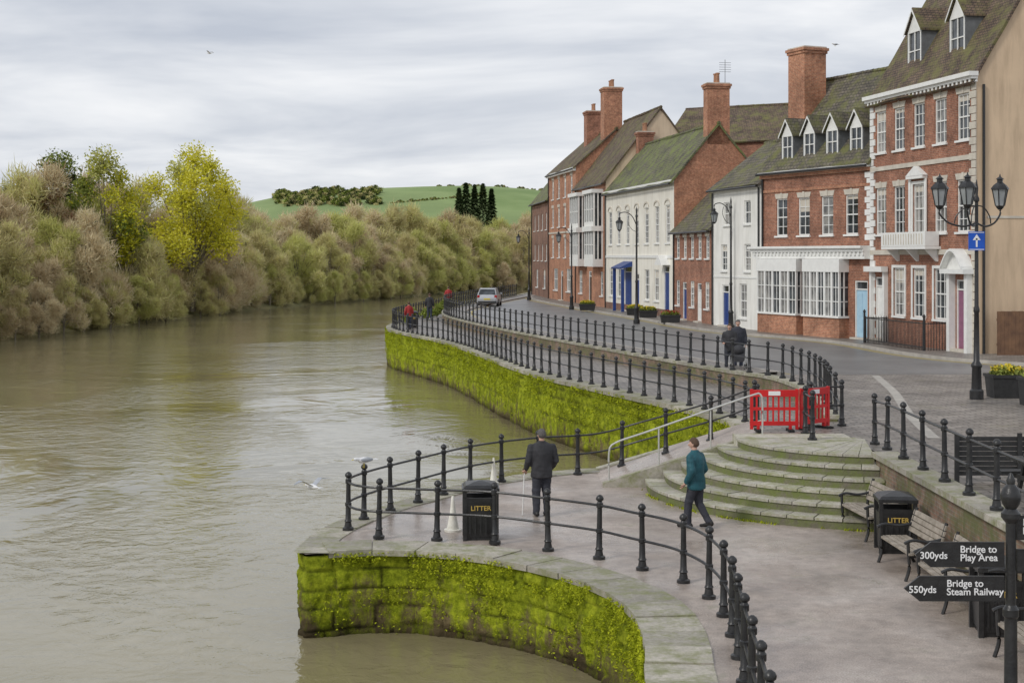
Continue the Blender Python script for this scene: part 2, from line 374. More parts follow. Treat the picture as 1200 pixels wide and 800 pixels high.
def rough_wall(name,path,zt,zb,ds,side):
    p=resample([Vector((*q,0)) for q in path],ds); p=[(q.x,q.y) for q in p]; n=len(p)
    out=offset(p,-1*side); nv=int((zt-zb)/ds)+1
    vs=[];fs=[];gr=[]
    s=0
    cb=[0,.27,.62,.93,1.32,1.63,1.98,2.3,2.7,3.1]
    for i in range(n):
        if i: s+=math.hypot(p[i][0]-p[i-1][0],p[i][1]-p[i-1][1])
        nx,ny=out[i][0]-p[i][0],out[i][1]-p[i][1]
        for j in range(nv+1):
            z=zb+(zt-zb)*j/nv
            c=(zt-z)+noise.noise((s*.35,z*.4,9))*.05; row=max(k for k in range(len(cb)-1) if cb[k]<=max(c,0)); chh=cb[row+1]-cb[row]; fz=(c-cb[row])/chh
            u0=s+row*.47+noise.noise((s*.6,row*4.1,2))*.35
            bl=.62+.25*math.sin(row*7.3); u=u0/bl; k=math.floor(u); fu=u-k
            e=min(min(fz,1-fz)*chh,min(fu,1-fu)*bl)
            hh=noise.noise((k*3.1,row*5.7,1.3))*.06
            g=max(0,1-e/.035)
            f1=noise.fractal((p[i][0]*1.3,p[i][1]*1.3,z*1.6),.8,2.1,4)*.06
            f2=noise.fractal((p[i][0]*7,p[i][1]*7,z*7),.8,2.1,3)*.026
            d=hh+f1+f2-.05*g*(1-.6*max(0,noise.noise((s*.8,z,4))))
            vs.append((p[i][0]+nx*d,p[i][1]+ny*d,z)); gr.append(g*.8)
    for i in range(n-1):
        for j in range(nv):
            a=i*(nv+1)+j; fs.append((a,a+nv+1,a+nv+2,a+1))
    me=bpy.data.meshes.new(name); me.from_pydata(vs,[],fs); me.materials.append(M['mossy_wall'])
    at=me.attributes.new('groove','FLOAT','POINT'); at.data.foreach_set('value',gr)
    me.polygons.foreach_set('use_smooth',[True]*len(fs)); me.update()
    o=bpy.data.objects.new(name,me); sc.collection.objects.link(o)
rough_wall('mossy_quay_wall',fd+bd[:14],-.05,-1.9,.04,1)
rough_wall('back_quay_wall',bd[12:],-.05,-1.9,.12,1)
rough_wall('mossy_river_wall',[p for p in ed if p[1]<150],TER-.05,-1.9,.09,1)
def tufts(mb,path,z,n,mat,off=.08,s=.05,zr=.25):
    for _ in range(n):
        i=R.randrange(len(path)-1); t=R.random(); a,b_=path[i],path[i+1]
        d=Vector((b_[0]-a[0],b_[1]-a[1],0)).normalized(); nn=Vector((-d.y,d.x,0))
        p=Vector((a[0]+(b_[0]-a[0])*t,a[1]+(b_[1]-a[1])*t,z-abs(R.gauss(0,zr)))) 
        if noise.noise((p.x*1.2,p.y*1.2,p.z*2))<-.15: continue
        p+= nn*off*R.uniform(.6,1.3)
        for k in range(3):
            q=Vector((R.uniform(-1,1),R.uniform(-1,1),R.uniform(-1,.7)))*s
            q2=Vector((R.uniform(-1,1),R.uniform(-1,1),R.uniform(-1,.3)))*s
            mb.face([p,p+q,p+q2],mat)
leafm('moss_tuft',(.14,.165,.012),(.31,.36,.02),(.50,.54,.035),3,.2)
mb=MB(); tufts(mb,fd[60:],-.0,12000,'moss_tuft',.09,.036,.55); mb.obj('moss_tufts',recalc=False)
mb=MB(); tufts(mb,[p for p in ed if p[1]<100],TER-.0,10000,'moss_tuft',.10,.055,.7); mb.obj('moss_tufts',recalc=False)
# grass and moss along the paving joints at foot of steps and wall
mb=MB()
for _ in range(900):
    y=R.uniform(14,30); p=Vector((7.52-abs(R.gauss(0,.05)),y,.0))
    if noise.noise((p.x,y*1.3,0))<0: continue
    mb.face([p,p+Vector((R.uniform(-.03,.03),R.uniform(-.03,.03),R.uniform(.03,.09))),p+Vector((R.uniform(-.04,.04),R.uniform(-.04,.04),0))],'moss_tuft')
for _ in range(700):
    a=math.radians(R.uniform(178,268)); r=4.96+abs(R.gauss(0,.03)); p=Vector((8+r*math.cos(a),33+r*math.sin(a),0))
    if noise.noise((p.x*2,p.y*2,3))<0: continue
    mb.face([p,p+Vector((R.uniform(-.03,.03),R.uniform(-.03,.03),R.uniform(.02,.07))),p+Vector((R.uniform(-.04,.04),R.uniform(-.04,.04),0))],'moss_tuft')
mb.obj('weeds',recalc=False)
# ramp
mb=MB()
mb.hexa([(2.1,33.7,-.1),(5.9,33.7,-.1),(5.9,36.33,-.1),(2.1,36.33,-.1),(2.1,33.7,.01),(5.9,33.7,UP),(5.9,36.33,UP),(2.1,36.33,.01)],'quay_tarmac')
mb.hexa([(2.1,33.5,-.1),(5.6,33.5,-.1),(5.6,33.7,-.1),(2.1,33.7,-.1),(2.1,33.5,.1),(5.6,33.5,UP+.02),(5.6,33.7,UP+.02),(2.1,33.7,.1)],'coping_stone')
mb.hexa([(2.1,36.0,-.1),(6.3,36.0,-.1),(6.3,36.36,-.1),(2.1,36.36,-.1),(2.1,36.0,.06),(6.3,36.0,UP+.06),(6.3,36.36,UP+.06),(2.1,36.36,.06)],'coping_stone')
mb.obj('access_ramp')
# steps
mb=MB(); cx,cy=8.0,33.0
for i in range(6):
    r=2.9+.41*i; zt=UP+.012-.2*i
    for rr,z0,z1,mat in ((r-.03,-.1 if i==5 else zt-.3,zt-.055,'step_riser'),(r,zt-.055,zt,'step_tread')):
        a0=math.pi-math.asin(min(1,.48/rr)); a1=1.5*math.pi-math.asin(.46/rr); nseg=42; rin=max(.3,r-.75)
        nb=14 if mat=='step_tread' else 1
        for b in range(nb):
            t0=a0+(a1-a0)*b/nb+(.0025 if nb>1 else 0); t1=a0+(a1-a0)*(b+1)/nb-(.0025 if nb>1 else 0); kk=max(3,nseg//nb)
            ang=[t0+(t1-t0)*k/kk for k in range(kk+1)]
            dz=R.uniform(-.006,.006) if nb>1 else 0
            ptsO=[(cx+rr*math.cos(a),cy+rr*math.sin(a)) for a in ang]
            ri=rin if i>0 else .2
            ptsI=[(cx+ri*math.cos(a),cy+ri*math.sin(a)) for a in ang]
            for k in range(kk):
                o0,o1,i1,i0=ptsO[k],ptsO[k+1],ptsI[k+1],ptsI[k]
                base=len(mb.v)
                mb.v+=[(*o0,z0),(*o1,z0),(*i1,z0),(*i0,z0),(*o0,z1+dz),(*o1,z1+dz),(*i1,z1+dz),(*i0,z1+dz)]
                fs=[(4,5,6,7),(0,1,5,4)]
                if nb>1 and k==0: fs.append((3,0,4,7))
                if nb>1 and k==kk-1: fs.append((1,2,6,5))
                for f in fs: mb.f.append(tuple(base+q for q in f)); mb.m.append(mat)
mb.box(5.12,7.7,32.95,33.698,UP-.3,UP+.022,'step_tread')
me_o=mb.obj('curved_stone_steps',recalc=False)
bm=bmesh.new(); bm.from_mesh(me_o.data); bmesh.ops.remove_doubles(bm,verts=bm.verts,dist=.0008); bm.to_mesh(me_o.data); bm.free()
# water, ground, banks
mb=MB(); mb.poly([(-400,-60),(120,-60),(200,700),(-400,700)],WAT,'river_water'); mb.obj('river_water',recalc=False)
mb=MB(); mb.poly([(-4000,-300),(4000,-300),(4000,5000),(-4000,5000)],-3,'river_bed'); mb.obj('ground',recalc=False)
shore=[(-60,-40),(-54,40),(-46,85),(-41,120),(-37.2,150),(-32,187),(-20,232),(2,300),(40,370),(100,440),(200,520)]
sd=[tuple(p[:2]) for p in resample(catmull(P3(shore,0),2),2)]
rs=[(p[0]+noise.noise((p[0]*.3,p[1]*.3,0))*1.2,p[1]) for p in sd]
mb=MB()
prev=None
for k,(o,z) in enumerate([(0,-1.9),(.8,-1.4),(2.2,-.9),(6,-.2),(30,.6),(120,1.5)]):
    q=offset(rs,-o) ; q=[(a[0],a[1],z+noise.noise((a[0]*.5,a[1]*.5,k))*.15) for a in q]
    if prev:
        for i in range(len(q)-1): mb.face([prev[i],prev[i+1],q[i+1],q[i]],'bank_earth')
    prev=q
mb.obj('far_river_bank',recalc=False)
# hills
mb=MB(); nx,ny=120,60; vs=[];fs=[]
def hz(x,y):
    h=56*math.exp(-((x+20)/170)**2-((y-1300)/300)**2)+45*math.exp(-((x-420)/330)**2-((y-1400)/300)**2)+36*math.exp(-((x+210)/120)**2-((y-1250)/260)**2)+14*math.exp(-((x+800)/400)**2-((y-1500)/400)**2)
    h*=min(1,max(0,(y-420)/300)); return h+1.0+2*noise.noise((x*.006,y*.006,0))*min(1,max(0,(y-420)/300))
for j in range(ny):
    for i in range(nx):
        x=-1800+3600*i/(nx-1); y=330+2600*j/(ny-1); vs.append((x,y,hz(x,y)))
for j in range(ny-1):
    for i in range(nx-1): a=j*nx+i; fs.append((a,a+1,a+nx+1,a+nx))
mb.add(vs,fs,'field_grass'); mb.obj('hills',smooth=True,recalc=False,angle=180)

# ------------------------------------------------------------------ railings
POST=[(.11,0),(.11,.05),(.075,.07),(.062,.14),(.06,.16),(.075,.18),(.055,.21),(.05,.46),(.064,.475),(.064,.53),(.048,.545),(.043,.9),(.06,.915),(.06,.985),(.045,1.0),(.04,1.02),(.066,1.045),(.07,1.075),(.052,1.11),(.02,1.135)]
def railing(name,pts,sp=1.25,n=10,close_r=.024):
    mb=MB(); path=catmull(pts,.3); posts=resample(path,sp)
    dense=resample(path,sp/4)
    for p in posts:
        i0=len(mb.v); mb.lathe((p.x,p.y,p.z),POST,n,'black_iron')
        lx,ly=R.gauss(0,.008),R.gauss(0,.008)
        for q in range(i0,len(mb.v)):
            v_=mb.v[q]; hh=v_[2]-p.z; mb.v[q]=(v_[0]+lx*hh,v_[1]+ly*hh,v_[2])
    for h in (.5,.95): mb.tube([(q.x,q.y,q.z+h) for q in dense],close_r,6,'black_iron')
    return mb.obj(name,smooth=True,angle=35)
railing('quay_railing',[(5.9,35.3,UP),(5.2,35.35,.93),(4.3,35.4,.66),(3.2,35.5,.34),(2.07,35.6,.03),(.6,34.9,.02),(-.84,33.5,.02),(-2.1,31.2,.02),(-2.95,29.4,.02),(-3.2,28.3,.02),(-2.8,27.5,.02),(-1.64,27.2,.02),(-.4,26.9,.02),(.65,26.3,0),(1.53,25.6,0),(2.06,24.9,0),(2.65,24.1,0),(2.97,23.2,0),(3.1,22.4,0),(3.14,21.5,0),(3.1,20.4,0),(3.0,19.1,0),(2.86,17.6,0),(2.73,15.9,0),(2.6,14.4,0),(2.45,11.5,0),(2.3,8,0)],1.13,12)
railing('promenade_railing',[(7.98,31.9,UP),(7.85,30.0,UP+.09),(7.8,27.4,UP+.09),(7.75,24.5,UP+.09),(7.72,21.7,UP+.09),(7.7,17,UP+.09),(7.7,10,UP+.09)],1.42,12)
railing('terrace_railing',[(*p,TER+.03) for p in offset([p for p in ed if 38<p[1]<150][::6],.35)],1.1,8)
inr=[(8.05,35.4,UP)]+[(*p,UP+.16) for p in [q for q in ind if 37.5<q[1]<150][::5]]
railing('roadside_railing',inr,1.2,8)
railing('landing_railing',[(6.75,32.6,UP),(6.9,34.2,UP),(7.5,35.3,UP),(8.05,35.4,UP)],1.3,10)
mb=MB()
pts=[(2.25,33.6,.1),(2.25,33.6,.8),(2.4,33.6,1.02),(3.2,33.6,1.3),(5.5,33.6,2.1),(5.75,33.6,2.12),(5.8,33.6,1.95),(5.8,33.6,1.2)]
mb.tube(resample(catmull(pts,.1),.08),.022,8,'steel_rail')
for x,z in ((3.4,.38),(4.6,.78)): mb.cyl((x,33.6,z),(x,33.6,z+.98),.02,.02,8,'steel_rail')
mb.obj('steel_handrail',smooth=True)

# ------------------------------------------------------------------ houses
def facade(mb,x0,x1,z0,z1,ops,mat,y=0,rev=.14):
    xs=sorted(set([x0,x1]+[v for o in ops for v in (o[0]-o[2]/2,o[0]+o[2]/2)])); zs=sorted(set([z0,z1]+[v for o in ops for v in (o[1],o[1]+o[3])]))
    for i in range(len(xs)-1):
        for j in range(len(zs)-1):
            cx_=(xs[i]+xs[i+1])/2; cz=(zs[j]+zs[j+1])/2
            if any(abs(cx_-o[0])<o[2]/2 and o[1]<cz<o[1]+o[3] for o in ops): continue
            mb.face([(xs[i],y,zs[j]),(xs[i+1],y,zs[j]),(xs[i+1],y,zs[j+1]),(xs[i],y,zs[j+1])][::-1],mat)
    for o in ops:
        a,b_,c,d=o[0]-o[2]/2,o[0]+o[2]/2,o[1],o[1]+o[3]
        for q in ([(a,c),(a,d)],[(b_,c),(b_,d)],[(a,c),(b_,c)],[(a,d),(b_,d)]):
            (p,r),(s_,t)=q; mb.face([(p,y,r),(s_,y,t),(s_,y-rev,t),(p,y-rev,r)],mat)
def window(tr,gl,o,cols=2,rows=4,y=0,fm='white_paint',sill='white_paint',lint=None,surround=False):
    xc,z0,w,h=o[:4]; a,b_=xc-w/2,xc+w/2; t=.07
    g='glass_curtain' if R.random()<.35 else 'glass'
    gl.face([(a,y-.125,z0),(b_,y-.125,z0),(b_,y-.125,z0+h),(a,y-.125,z0+h)],g)
    if R.random()<.5:
        bh=h*R.uniform(.1,.4); gl.face([(a,y-.1245,z0+h-bh),(b_,y-.1245,z0+h-bh),(b_,y-.1245,z0+h),(a,y-.1245,z0+h)],'stone_trim')
    tr.box(a,a+t,y-.13,y-.06,z0,z0+h,fm); tr.box(b_-t,b_,y-.13,y-.06,z0,z0+h,fm)
    tr.box(a+t,b_-t,y-.13,y-.06,z0,z0+t,fm); tr.box(a+t,b_-t,y-.13,y-.06,z0+h-t,z0+h,fm)
    tr.box(a+t,b_-t,y-.128,y-.07,z0+h/2-.03,z0+h/2+.03,fm)
    for k in range(1,cols): x=a+w*k/cols; tr.box(x-.017,x+.017,y-.124,y-.085,z0+t,z0+h-t,fm)
    for k in range(1,rows):
        if k*2==rows: continue
        z=z0+h*k/rows; tr.box(a+t,b_-t,y-.1235,y-.087,z-.016,z+.016,fm)
    if sill: tr.box(a-.08,b_+.08,y-.12,y+.09,z0-.09,z0-.001,sill)
    if lint: 
        tr.hexa([(a-.02,y+.001,z0+h+.002),(b_+.02,y+.001,z0+h+.002),(b_+.02,y+.025,z0+h+.002),(a-.02,y+.025,z0+h+.002),(a-.12,y+.001,z0+h+.26),(b_+.12,y+.001,z0+h+.26),(b_+.12,y+.025,z0+h+.26),(a-.12,y+.025,z0+h+.26)],lint)
        tr.box(xc-.08,xc+.08,y+.026,y+.05,z0+h+.0,z0+h+.3,lint)
    if surround:
        tr.box(a-.13,a-.002,y+.001,y+.04,z0,z0+h+.13,fm); tr.box(b_+.002,b_+.13,y+.001,y+.04,z0,z0+h+.13,fm); tr.box(a-.001,b_+.001,y+.001,y+.04,z0+h+.002,z0+h+.13,fm)
def door(tr,gl,o,mat,y=0,fan=True):
    xc,z0,w,h=o[:4]; a,b_=xc-w/2,xc+w/2; hd=h-.45 if fan else h
    tr.box(a,a+.07,y-.13,y-.03,z0,z0+h,'white_paint'); tr.box(b_-.07,b_,y-.13,y-.03,z0,z0+h,'white_paint'); tr.box(a+.07,b_-.07,y-.13,y-.03,z0+h-.07,z0+h,'white_paint')
    tr.box(a+.07,b_-.07,y-.13,y-.09,z0,z0+hd,mat)
    for i in (0,1):
        for (p,q) in ((.12,.38),(.45,.93)):
            x0=a+.13+(b_-a-.26)*.5*i+.02; x1=a+.13+(b_-a-.26)*.5*(i+1)-.02
            tr.box(x0,x1,y-.089,y-.075,z0+hd*p,z0+hd*q,mat)
    if fan:
        tr.box(a+.07,b_-.07,y-.13,y-.04,z0+hd,z0+hd+.06,'white_paint')
        gl.face([(a,y-.12,z0+hd),(b_,y-.12,z0+hd),(b_,y-.12,z0+h),(a,y-.12,z0+h)],'glass')
    tr.box(a-.1,b_+.1,y-.13,y+.25,z0-.14,z0-.001,'stone_trim')
def roof_slab(mb,x0,x1,ya,za,yb,zb,mat,th=.12,ns=14,nn=8,seed=0):
    nl=Vector((0,-(zb-za),(yb-ya))).normalized()
    if nl.z<0: nl=-nl
    vs=[];fs=[]
    for j in range(nn+1):
        for i in range(ns+1):
            x=x0+(x1-x0)*i/ns; t=j/nn; y=ya+(yb-ya)*t; z=za+(zb-za)*t
            d=noise.noise((x*.35+seed*9,y*.5,z*.5))*.11
            if i in(0,ns) : d*=.4
            vs.append((x+nl.x*d,y+nl.y*d,z+nl.z*d))
    K=len(vs)
    for v in list(vs): vs.append((v[0],v[1]-nl.y*th,v[2]-nl.z*th))
    w=ns+1
    for j in range(nn):
        for i in range(ns): a=j*w+i; fs+= [(a,a+1,a+w+1,a+w),(K+a,K+a+w,K+a+w+1,K+a+1)]
    for i in range(ns): fs+=[(i,K+i,K+i+1,i+1),(nn*w+i,nn*w+i+1,K+nn*w+i+1,K+nn*w+i)]
    for j in range(nn): a=j*w; fs+=[(a,a+w,K+a+w,K+a)]; a=j*w+ns; fs+=[(a,K+a,K+a+w,a+w)]
    mb.add(vs,fs,mat)
def chimney(mb,x,y,z0,z1,w,d,mat='brick_red',pots=2):
    mb.box(x-w/2,x+w/2,y-d/2,y+d/2,z0,z1-.35,mat)
    mb.box(x-w/2-.06,x+w/2+.06,y-d/2-.06,y+d/2+.06,z1-.35,z1-.2,mat)
    mb.box(x-w/2-.12,x+w/2+.12,y-d/2-.12,y+d/2+.12,z1-.2,z1-.05,mat)
    mb.box(x-w/2-.03,x+w/2+.03,y-d/2-.03,y+d/2+.03,z1-.05,z1+.03,'stone_trim')
    for k in range(pots):
        px=x+(k-(pots-1)/2)*min(.55,w/max(pots,1)); mb.lathe((px,y,z1+.02),[(.15,0),(.13,.1),(.115,.55),(.15,.58),(.15,.66),(.1,.67)],10,'terracotta')
def dormer(tr,gl,rf,x,yf,z0,w,h,roofm,depth=2.2,gab=.55):
    tr.box(x-w/2,x-w/2+.09,yf-.08,yf,z0,z0+h,'white_paint'); tr.box(x+w/2-.09,x+w/2,yf-.08,yf,z0,z0+h,'white_paint')
    tr.box(x-w/2+.09,x+w/2-.09,yf-.08,yf,z0,z0+.1,'white_paint'); tr.box(x-w/2+.09,x+w/2-.09,yf-.08,yf,z0+h-.08,z0+h,'white_paint')
    tr.box(x-.025,x+.025,yf-.06,yf-.01,z0+.1,z0+h-.08,'white_paint'); tr.box(x-w/2+.09,x+w/2-.09,yf-.06,yf-.015,z0+h*.52,z0+h*.52+.05,'white_paint')
    gl.face([(x-w/2+.05,yf-.07,z0+.05),(x+w/2-.05,yf-.07,z0+.05),(x+w/2-.05,yf-.07,z0+h-.05),(x-w/2+.05,yf-.07,z0+h-.05)],'glass')
    for s_ in (-1,1): tr.box(min(x+s_*w/2,x+s_*(w/2+.06)),max(x+s_*w/2,x+s_*(w/2+.06)),yf-depth,yf-.01,z0-.1,z0+h,'lead')
    tr.face([(x-w/2,yf-.01,z0+h),(x+w/2,yf-.01,z0+h),(x,yf-.01,z0+h+gab*.93)],'white_paint')
    W=w/2+.17
    for s_ in (-1,1):
        e=(x+s_*W,z0+h-.1); r=(x,z0+h+gab)
        rf.hexa([(e[0],yf+.12,e[1]),(e[0],yf-depth,e[1]),(r[0],yf-depth,r[1]),(r[0],yf+.12,r[1]),(e[0],yf+.12,e[1]+.09),(e[0],yf-depth,e[1]+.09),(r[0],yf-depth,r[1]+.11),(r[0],yf+.12,r[1]+.11)],roofm)
        tr.hexa([(e[0],yf+.125,e[1]-.07),(e[0],yf+.145,e[1]-.07),(r[0],yf+.145,r[1]-.07),(r[0],yf+.125,r[1]-.07),(e[0],yf+.125,e[1]+.04),(e[0],yf+.145,e[1]+.04),(r[0],yf+.145,r[1]+.04),(r[0],yf+.125,r[1]+.04)],'white_paint')
def house(name,key,ze,zr,hd,wall,roofm,ops=[],gable=None,extra=None,zb=UP+.1,over=.3,gutter='black_iron',seed=0,pq=None):
    (p0,p1)=pq or fl[key]; p0=Vector(p0);p1=Vector(p1); Lh=(p1-p0).length; ang=math.atan2(p1.y-p0.y,p1.x-p0.x)
    e=empty(name,(p0.x,p0.y,0),ang); wl,tr,gl,rf=MB(),MB(),MB(),MB()
    wins=[o for o in ops]
    facade(wl,0,Lh,zb-.2,ze,[o[:4] for o in wins],wall)
    for o in wins:
        kind=o[4] if len(o)>4 else {}
        if 'door' in kind: door(tr,gl,o,kind['door'])
        else: window(tr,gl,o,**{k:v for k,v in kind.items()})
    g=gable or wall; D=2*hd
    for x in (0,Lh):
        wl.face([(x,0,zb-.2),(x,-D,zb-.2),(x,-D,ze),(x,-hd,zr-.1),(x,0,ze)],g)
    wl.face([(0,-D,zb-.2),(Lh,-D,zb-.2),(Lh,-D,ze),(0,-D,ze)],g)
    sl=(zr-ze)/hd
    roof_slab(rf,-.12,Lh+.12,over,ze-over*sl+.12,-hd,zr+.12,roofm,seed=seed)
    roof_slab(rf,-.12,Lh+.12,-D-over,ze-over*sl+.12,-hd,zr+.12,roofm,seed=seed+3)
    x=-.1
    while x<Lh+.1: rf.cyl((x,-hd,zr+.10+R.uniform(-.015,.015)),(x+.42,-hd,zr+.10),.13,.12,8,roofm); x+=.44
    if gutter:
        tr.cyl((-.05,over+.05,ze-over*sl+.03),(Lh+.05,over+.05,ze-over*sl+.03),.065,.065,8,gutter)
        tr.cyl((Lh-.15,.08,zb),(Lh-.15,.08,ze-.3),.05,.05,8,gutter)
    if extra: extra(wl,tr,gl,rf,Lh,zb)
    wl.obj('walls',e); rf.obj('roof',e,recalc=True); tr.obj('trim_windows_and_doors',e)
    if gl.v: gl.obj('glazing',e,recalc=False)
    return e
S=dict
opsA=[]
xsA=[1.05,3.05,5.05,7.0,8.9]
for i,x in enumerate(xsA):
    opsA.append((x,10.2,1.08,1.95,S(cols=3,rows=4,lint='stone_trim')))
    opsA.append((x,6.35,1.12,2.2,S(cols=3,rows=4,lint='stone_trim') if i!=2 else S(cols=3,rows=4,surround=True)))
opsA.append((1.1,UP+.25,1.15,2.9,S(door='purple_paint')))
for x in (3.05,5.05,7.0): opsA.append((x,2.6,1.15,2.2,S(cols=3,rows=4,surround=True)))
opsA.append((8.95,UP+.25,1.1,2.9,S(door='white_paint')))
def exA(wl,tr,gl,rf,Lh,zb):
    tr.box(-.12,Lh+.1,.002,.18,12.5,12.62,'white_paint'); tr.box(-.2,Lh+.1,.002,.42,12.74,12.92,'white_paint'); tr.box(-.15,Lh+.1,.002,.3,12.62,12.74,'white_paint')
    x=0
    while x<Lh: tr.box(x,x+.13,.181,.27,12.5,12.619,'white_paint'); x+=.36
    tr.box(0,Lh,.002,.06,9.35,9.55,'stone_trim'); tr.box(0,Lh,.002,.06,5.4,5.62,'stone_trim')
    z=zb; k=0
    while z<12.4:
        w=.5 if k%2 else .32; tr.box(Lh-w,Lh+.03,.003,.05,z+.01,z+.3,'white_paint'); tr.box(-.03,w,.003,.05,z+.01,z+.3,'stone_trim'); z+=.32;k+=1
    tr.box(4.25,5.85,.002,.25,8.78,8.9,'white_paint')
    tr.hexa([(4.2,.002,8.91),(5.9,.002,8.91),(5.9,.25,8.91),(4.2,.25,8.91),(5.04,.002,9.34),(5.06,.002,9.34),(5.06,.25,9.34),(5.04,.25,9.34)],'white_paint')
    for s_ in (4.3,5.8): tr.box(s_-.09,s_+.09,.042,.1,6.2,8.77,'white_paint')
    tr.box(3.0,7.3,.002,.75,5.64,5.76,'white_paint'); tr.box(3.0,7.3,.7,.75,5.77,6.4,'white_paint')
    tr.box(3.0,3.05,.1,.699,5.77,6.4,'white_paint'); tr.box(7.25,7.3,.1,.699,5.77,6.4,'white_paint')
    x=3.25
    while x<7.2: tr.box(x,x+.06,.751,.77,5.85,6.32,'stone_trim'); x+=.25
    for s_ in (3.3,5.1,7.0): tr.hexa([(s_-.06,.002,5.1),(s_+.06,.002,5.1),(s_+.06,.08,5.1),(s_-.06,.08,5.1),(s_-.06,.002,5.63),(s_+.06,.002,5.63),(s_+.06,.6,5.63),(s_-.06,.6,5.63)],'white_paint')
    for s_ in (.35,1.85): tr.box(s_-.12,s_+.12,.002,.3,zb,4.6,'white_paint')
    tr.box(.1,2.1,.002,.55,4.6,4.8,'white_paint')
    prof=[(.2+1.8*k/12, 4.8+.75*math.sin(math.pi*k/12)) for k in range(13)]
    for k in range(12):
        (xa,za),(xb,zb_)=prof[k],prof[k+1]
        tr.hexa([(xa,.002,za),(xb,.002,zb_),(xb,.6,zb_),(xa,.6,za),(xa,.002,za+.1),(xb,.002,zb_+.1),(xb,.6,zb_+.1),(xa,.6,za+.1)],'white_paint')
    tr.face([(p[0],.3,p[1]) for p in prof]+[(.2,.3,4.8)],'white_paint')
    for s_ in (8.25,9.65): tr.box(s_-.1,s_+.1,.002,.2,zb,4.6,'white_paint')
    tr.box(8.05,Lh-.02,.051,.4,4.6,4.85,'white_paint')
    for x in (3.0,7.0): dormer(tr,gl,rf,x,-.75,13.7,1.3,2.0,'roof_tile_brown',2.4,.95)
    tr.cyl((-.08,-2.9,zb),(-.08,-2.9,11),.06,.06,8,'white_paint')
    tr.cyl((-.08,-.3,zb),(-.08,-.3,12.4),.06,.06,8,'black_iron')
    tr.box(-.06,-.005,-3.2,-2.5,13.2,14.5,'dark_wood')
    tr.box(-.03,-.004,-7.4,-.5,6.9,7.0,'stone_trim')
house('georgian_brick_house','A',12.85,18.9,3.7,'brick_red','roof_tile_brown',opsA,'render_beige',exA,gutter=None)
e=empty('area_railings',(19.1,59.7,0),math.atan2(9.8,-1.9)); mb=MB()
x=2.2
while x<8.1: mb.cyl((x,1.2,UP+.12),(x,1.2,UP+1.35),.016,.012,6,'black_iron'); x+=.13
for z in (UP+.25,UP+1.25): mb.box(2.2,8.1,1.18,1.22,z,z+.04,'black_iron')
for xx in (2.2,8.1):
    y=.1
    while y<1.2: mb.cyl((xx,y,UP+.12),(xx,y,UP+1.35),.016,.012,6,'black_iron'); y+=.13
    mb.box(xx-.02,xx+.02,.05,1.2,UP+1.25,UP+1.29,'black_iron'); mb.lathe((xx,1.2,UP+.12),[(.06,0),(.05,1.4),(.08,1.45),(.02,1.55)],8,'black_iron')
mb.obj('bars',e)
opsB=[(1.5+i*1.98,6.4,1.0,1.95,S(cols=2,rows=4,surround=False,lint='stone_trim')) for i in range(4)]
opsB+=[(.75,UP+.2,1.0,2.75,S(door='pale_blue_paint'))]
def exB(wl,tr,gl,rf,Lh,zb):
    tr.box(-.02,Lh+.35,.002,.5,5.55,5.72,'white_paint'); tr.box(-.02,Lh+.3,.002,.4,5.2,5.55,'white_paint'); tr.box(-.02,Lh+.45,.002,.65,5.72,5.84,'white_paint')
    x=0
    while x<Lh+.2: tr.box(x,x+.12,.401,.47,5.38,5.54,'white_paint'); x+=.32
    tr.box(0,Lh,.002,.3,9.62,9.78,'white_paint'); tr.box(0,Lh,.002,.16,9.45,9.62,'brick_orange')
    tr.box(0,Lh,.002,.05,8.7,8.85,'brick_orange')
    for (a,b_) in ((1.75,4.75),(5.35,8.9)):
        wl.box(a,b_,.002,.55,zb-.2,2.3,'brick_orange'); tr.box(a-.06,b_+.06,.002,.65,2.3,2.4,'white_paint')
        tr.box(a-.04,b_+.04,.002,.6,4.55,5.19,'white_paint')
        n=5; w=(b_-a)/n
        for k in range(n): gl.face([(a+w*k,.5,2.4),(a+w*(k+1),.5,2.4),(a+w*(k+1),.5,4.55),(a+w*k,.5,4.55)],'glass_curtain' if k in (1,3,4) else 'glass')
        gl.face([(a+.02,.01,2.4),(a+.02,.5,2.4),(a+.02,.5,4.55),(a+.02,.01,4.55)],'glass')
        for k in range(n+1): x=a+w*k; tr.box(max(a,x-.07),min(b_,x+.07),.46,.58,2.4,4.55,'white_paint')
        for z in (3.1,3.8): tr.box(a+.05,b_-.05,.49,.56,z-.02,z+.02,'white_paint')
        for k in range(n): x=a+w*(k+.5); tr.box(x-.015,x+.015,.492,.555,2.4,4.55,'white_paint')
        for z in (3.1,3.8): tr.box(a,a+.05,.05,.46,z-.02,z+.02,'white_paint')
        tr.box(a,a+.06,.22,.3,2.4,4.55,'white_paint')
    for i in range(4): dormer(tr,gl,rf,1.6+i*1.95,-.35,10.35,.95,1.35,'roof_slate_moss',1.8,.8)
    chimney(rf,Lh-.3,-2.7,12,16.6,1.5,1.4,'brick_orange',0)
    z=zb;k=0
    while z<9.3:
        if z>5.9: tr.box(-.0,.3 if k%2 else .45,.003,.03,z+.01,z+.28,'white_paint')
        z+=.3;k+=1
house('brick_shop_house','B',10.0,14.9,4.2,'brick_red','roof_slate_moss',opsB,'brick_red',exB,gutter='black_iron',over=.3)
opsC=[(2.0,7.1,.9,1.3,S(cols=2,rows=2)),(5.0,7.1,.9,1.3,S(cols=2,rows=2)),(2.0,4.5,.9,1.5,S(cols=2,rows=4)),(5.4,4.5,.9,1.5,S(cols=2,rows=4)),(2.6,1.9,1.0,1.9,S(cols=2,rows=4)),(5.2,UP+.2,1.0,2.3,S(door='blue_paint'))]
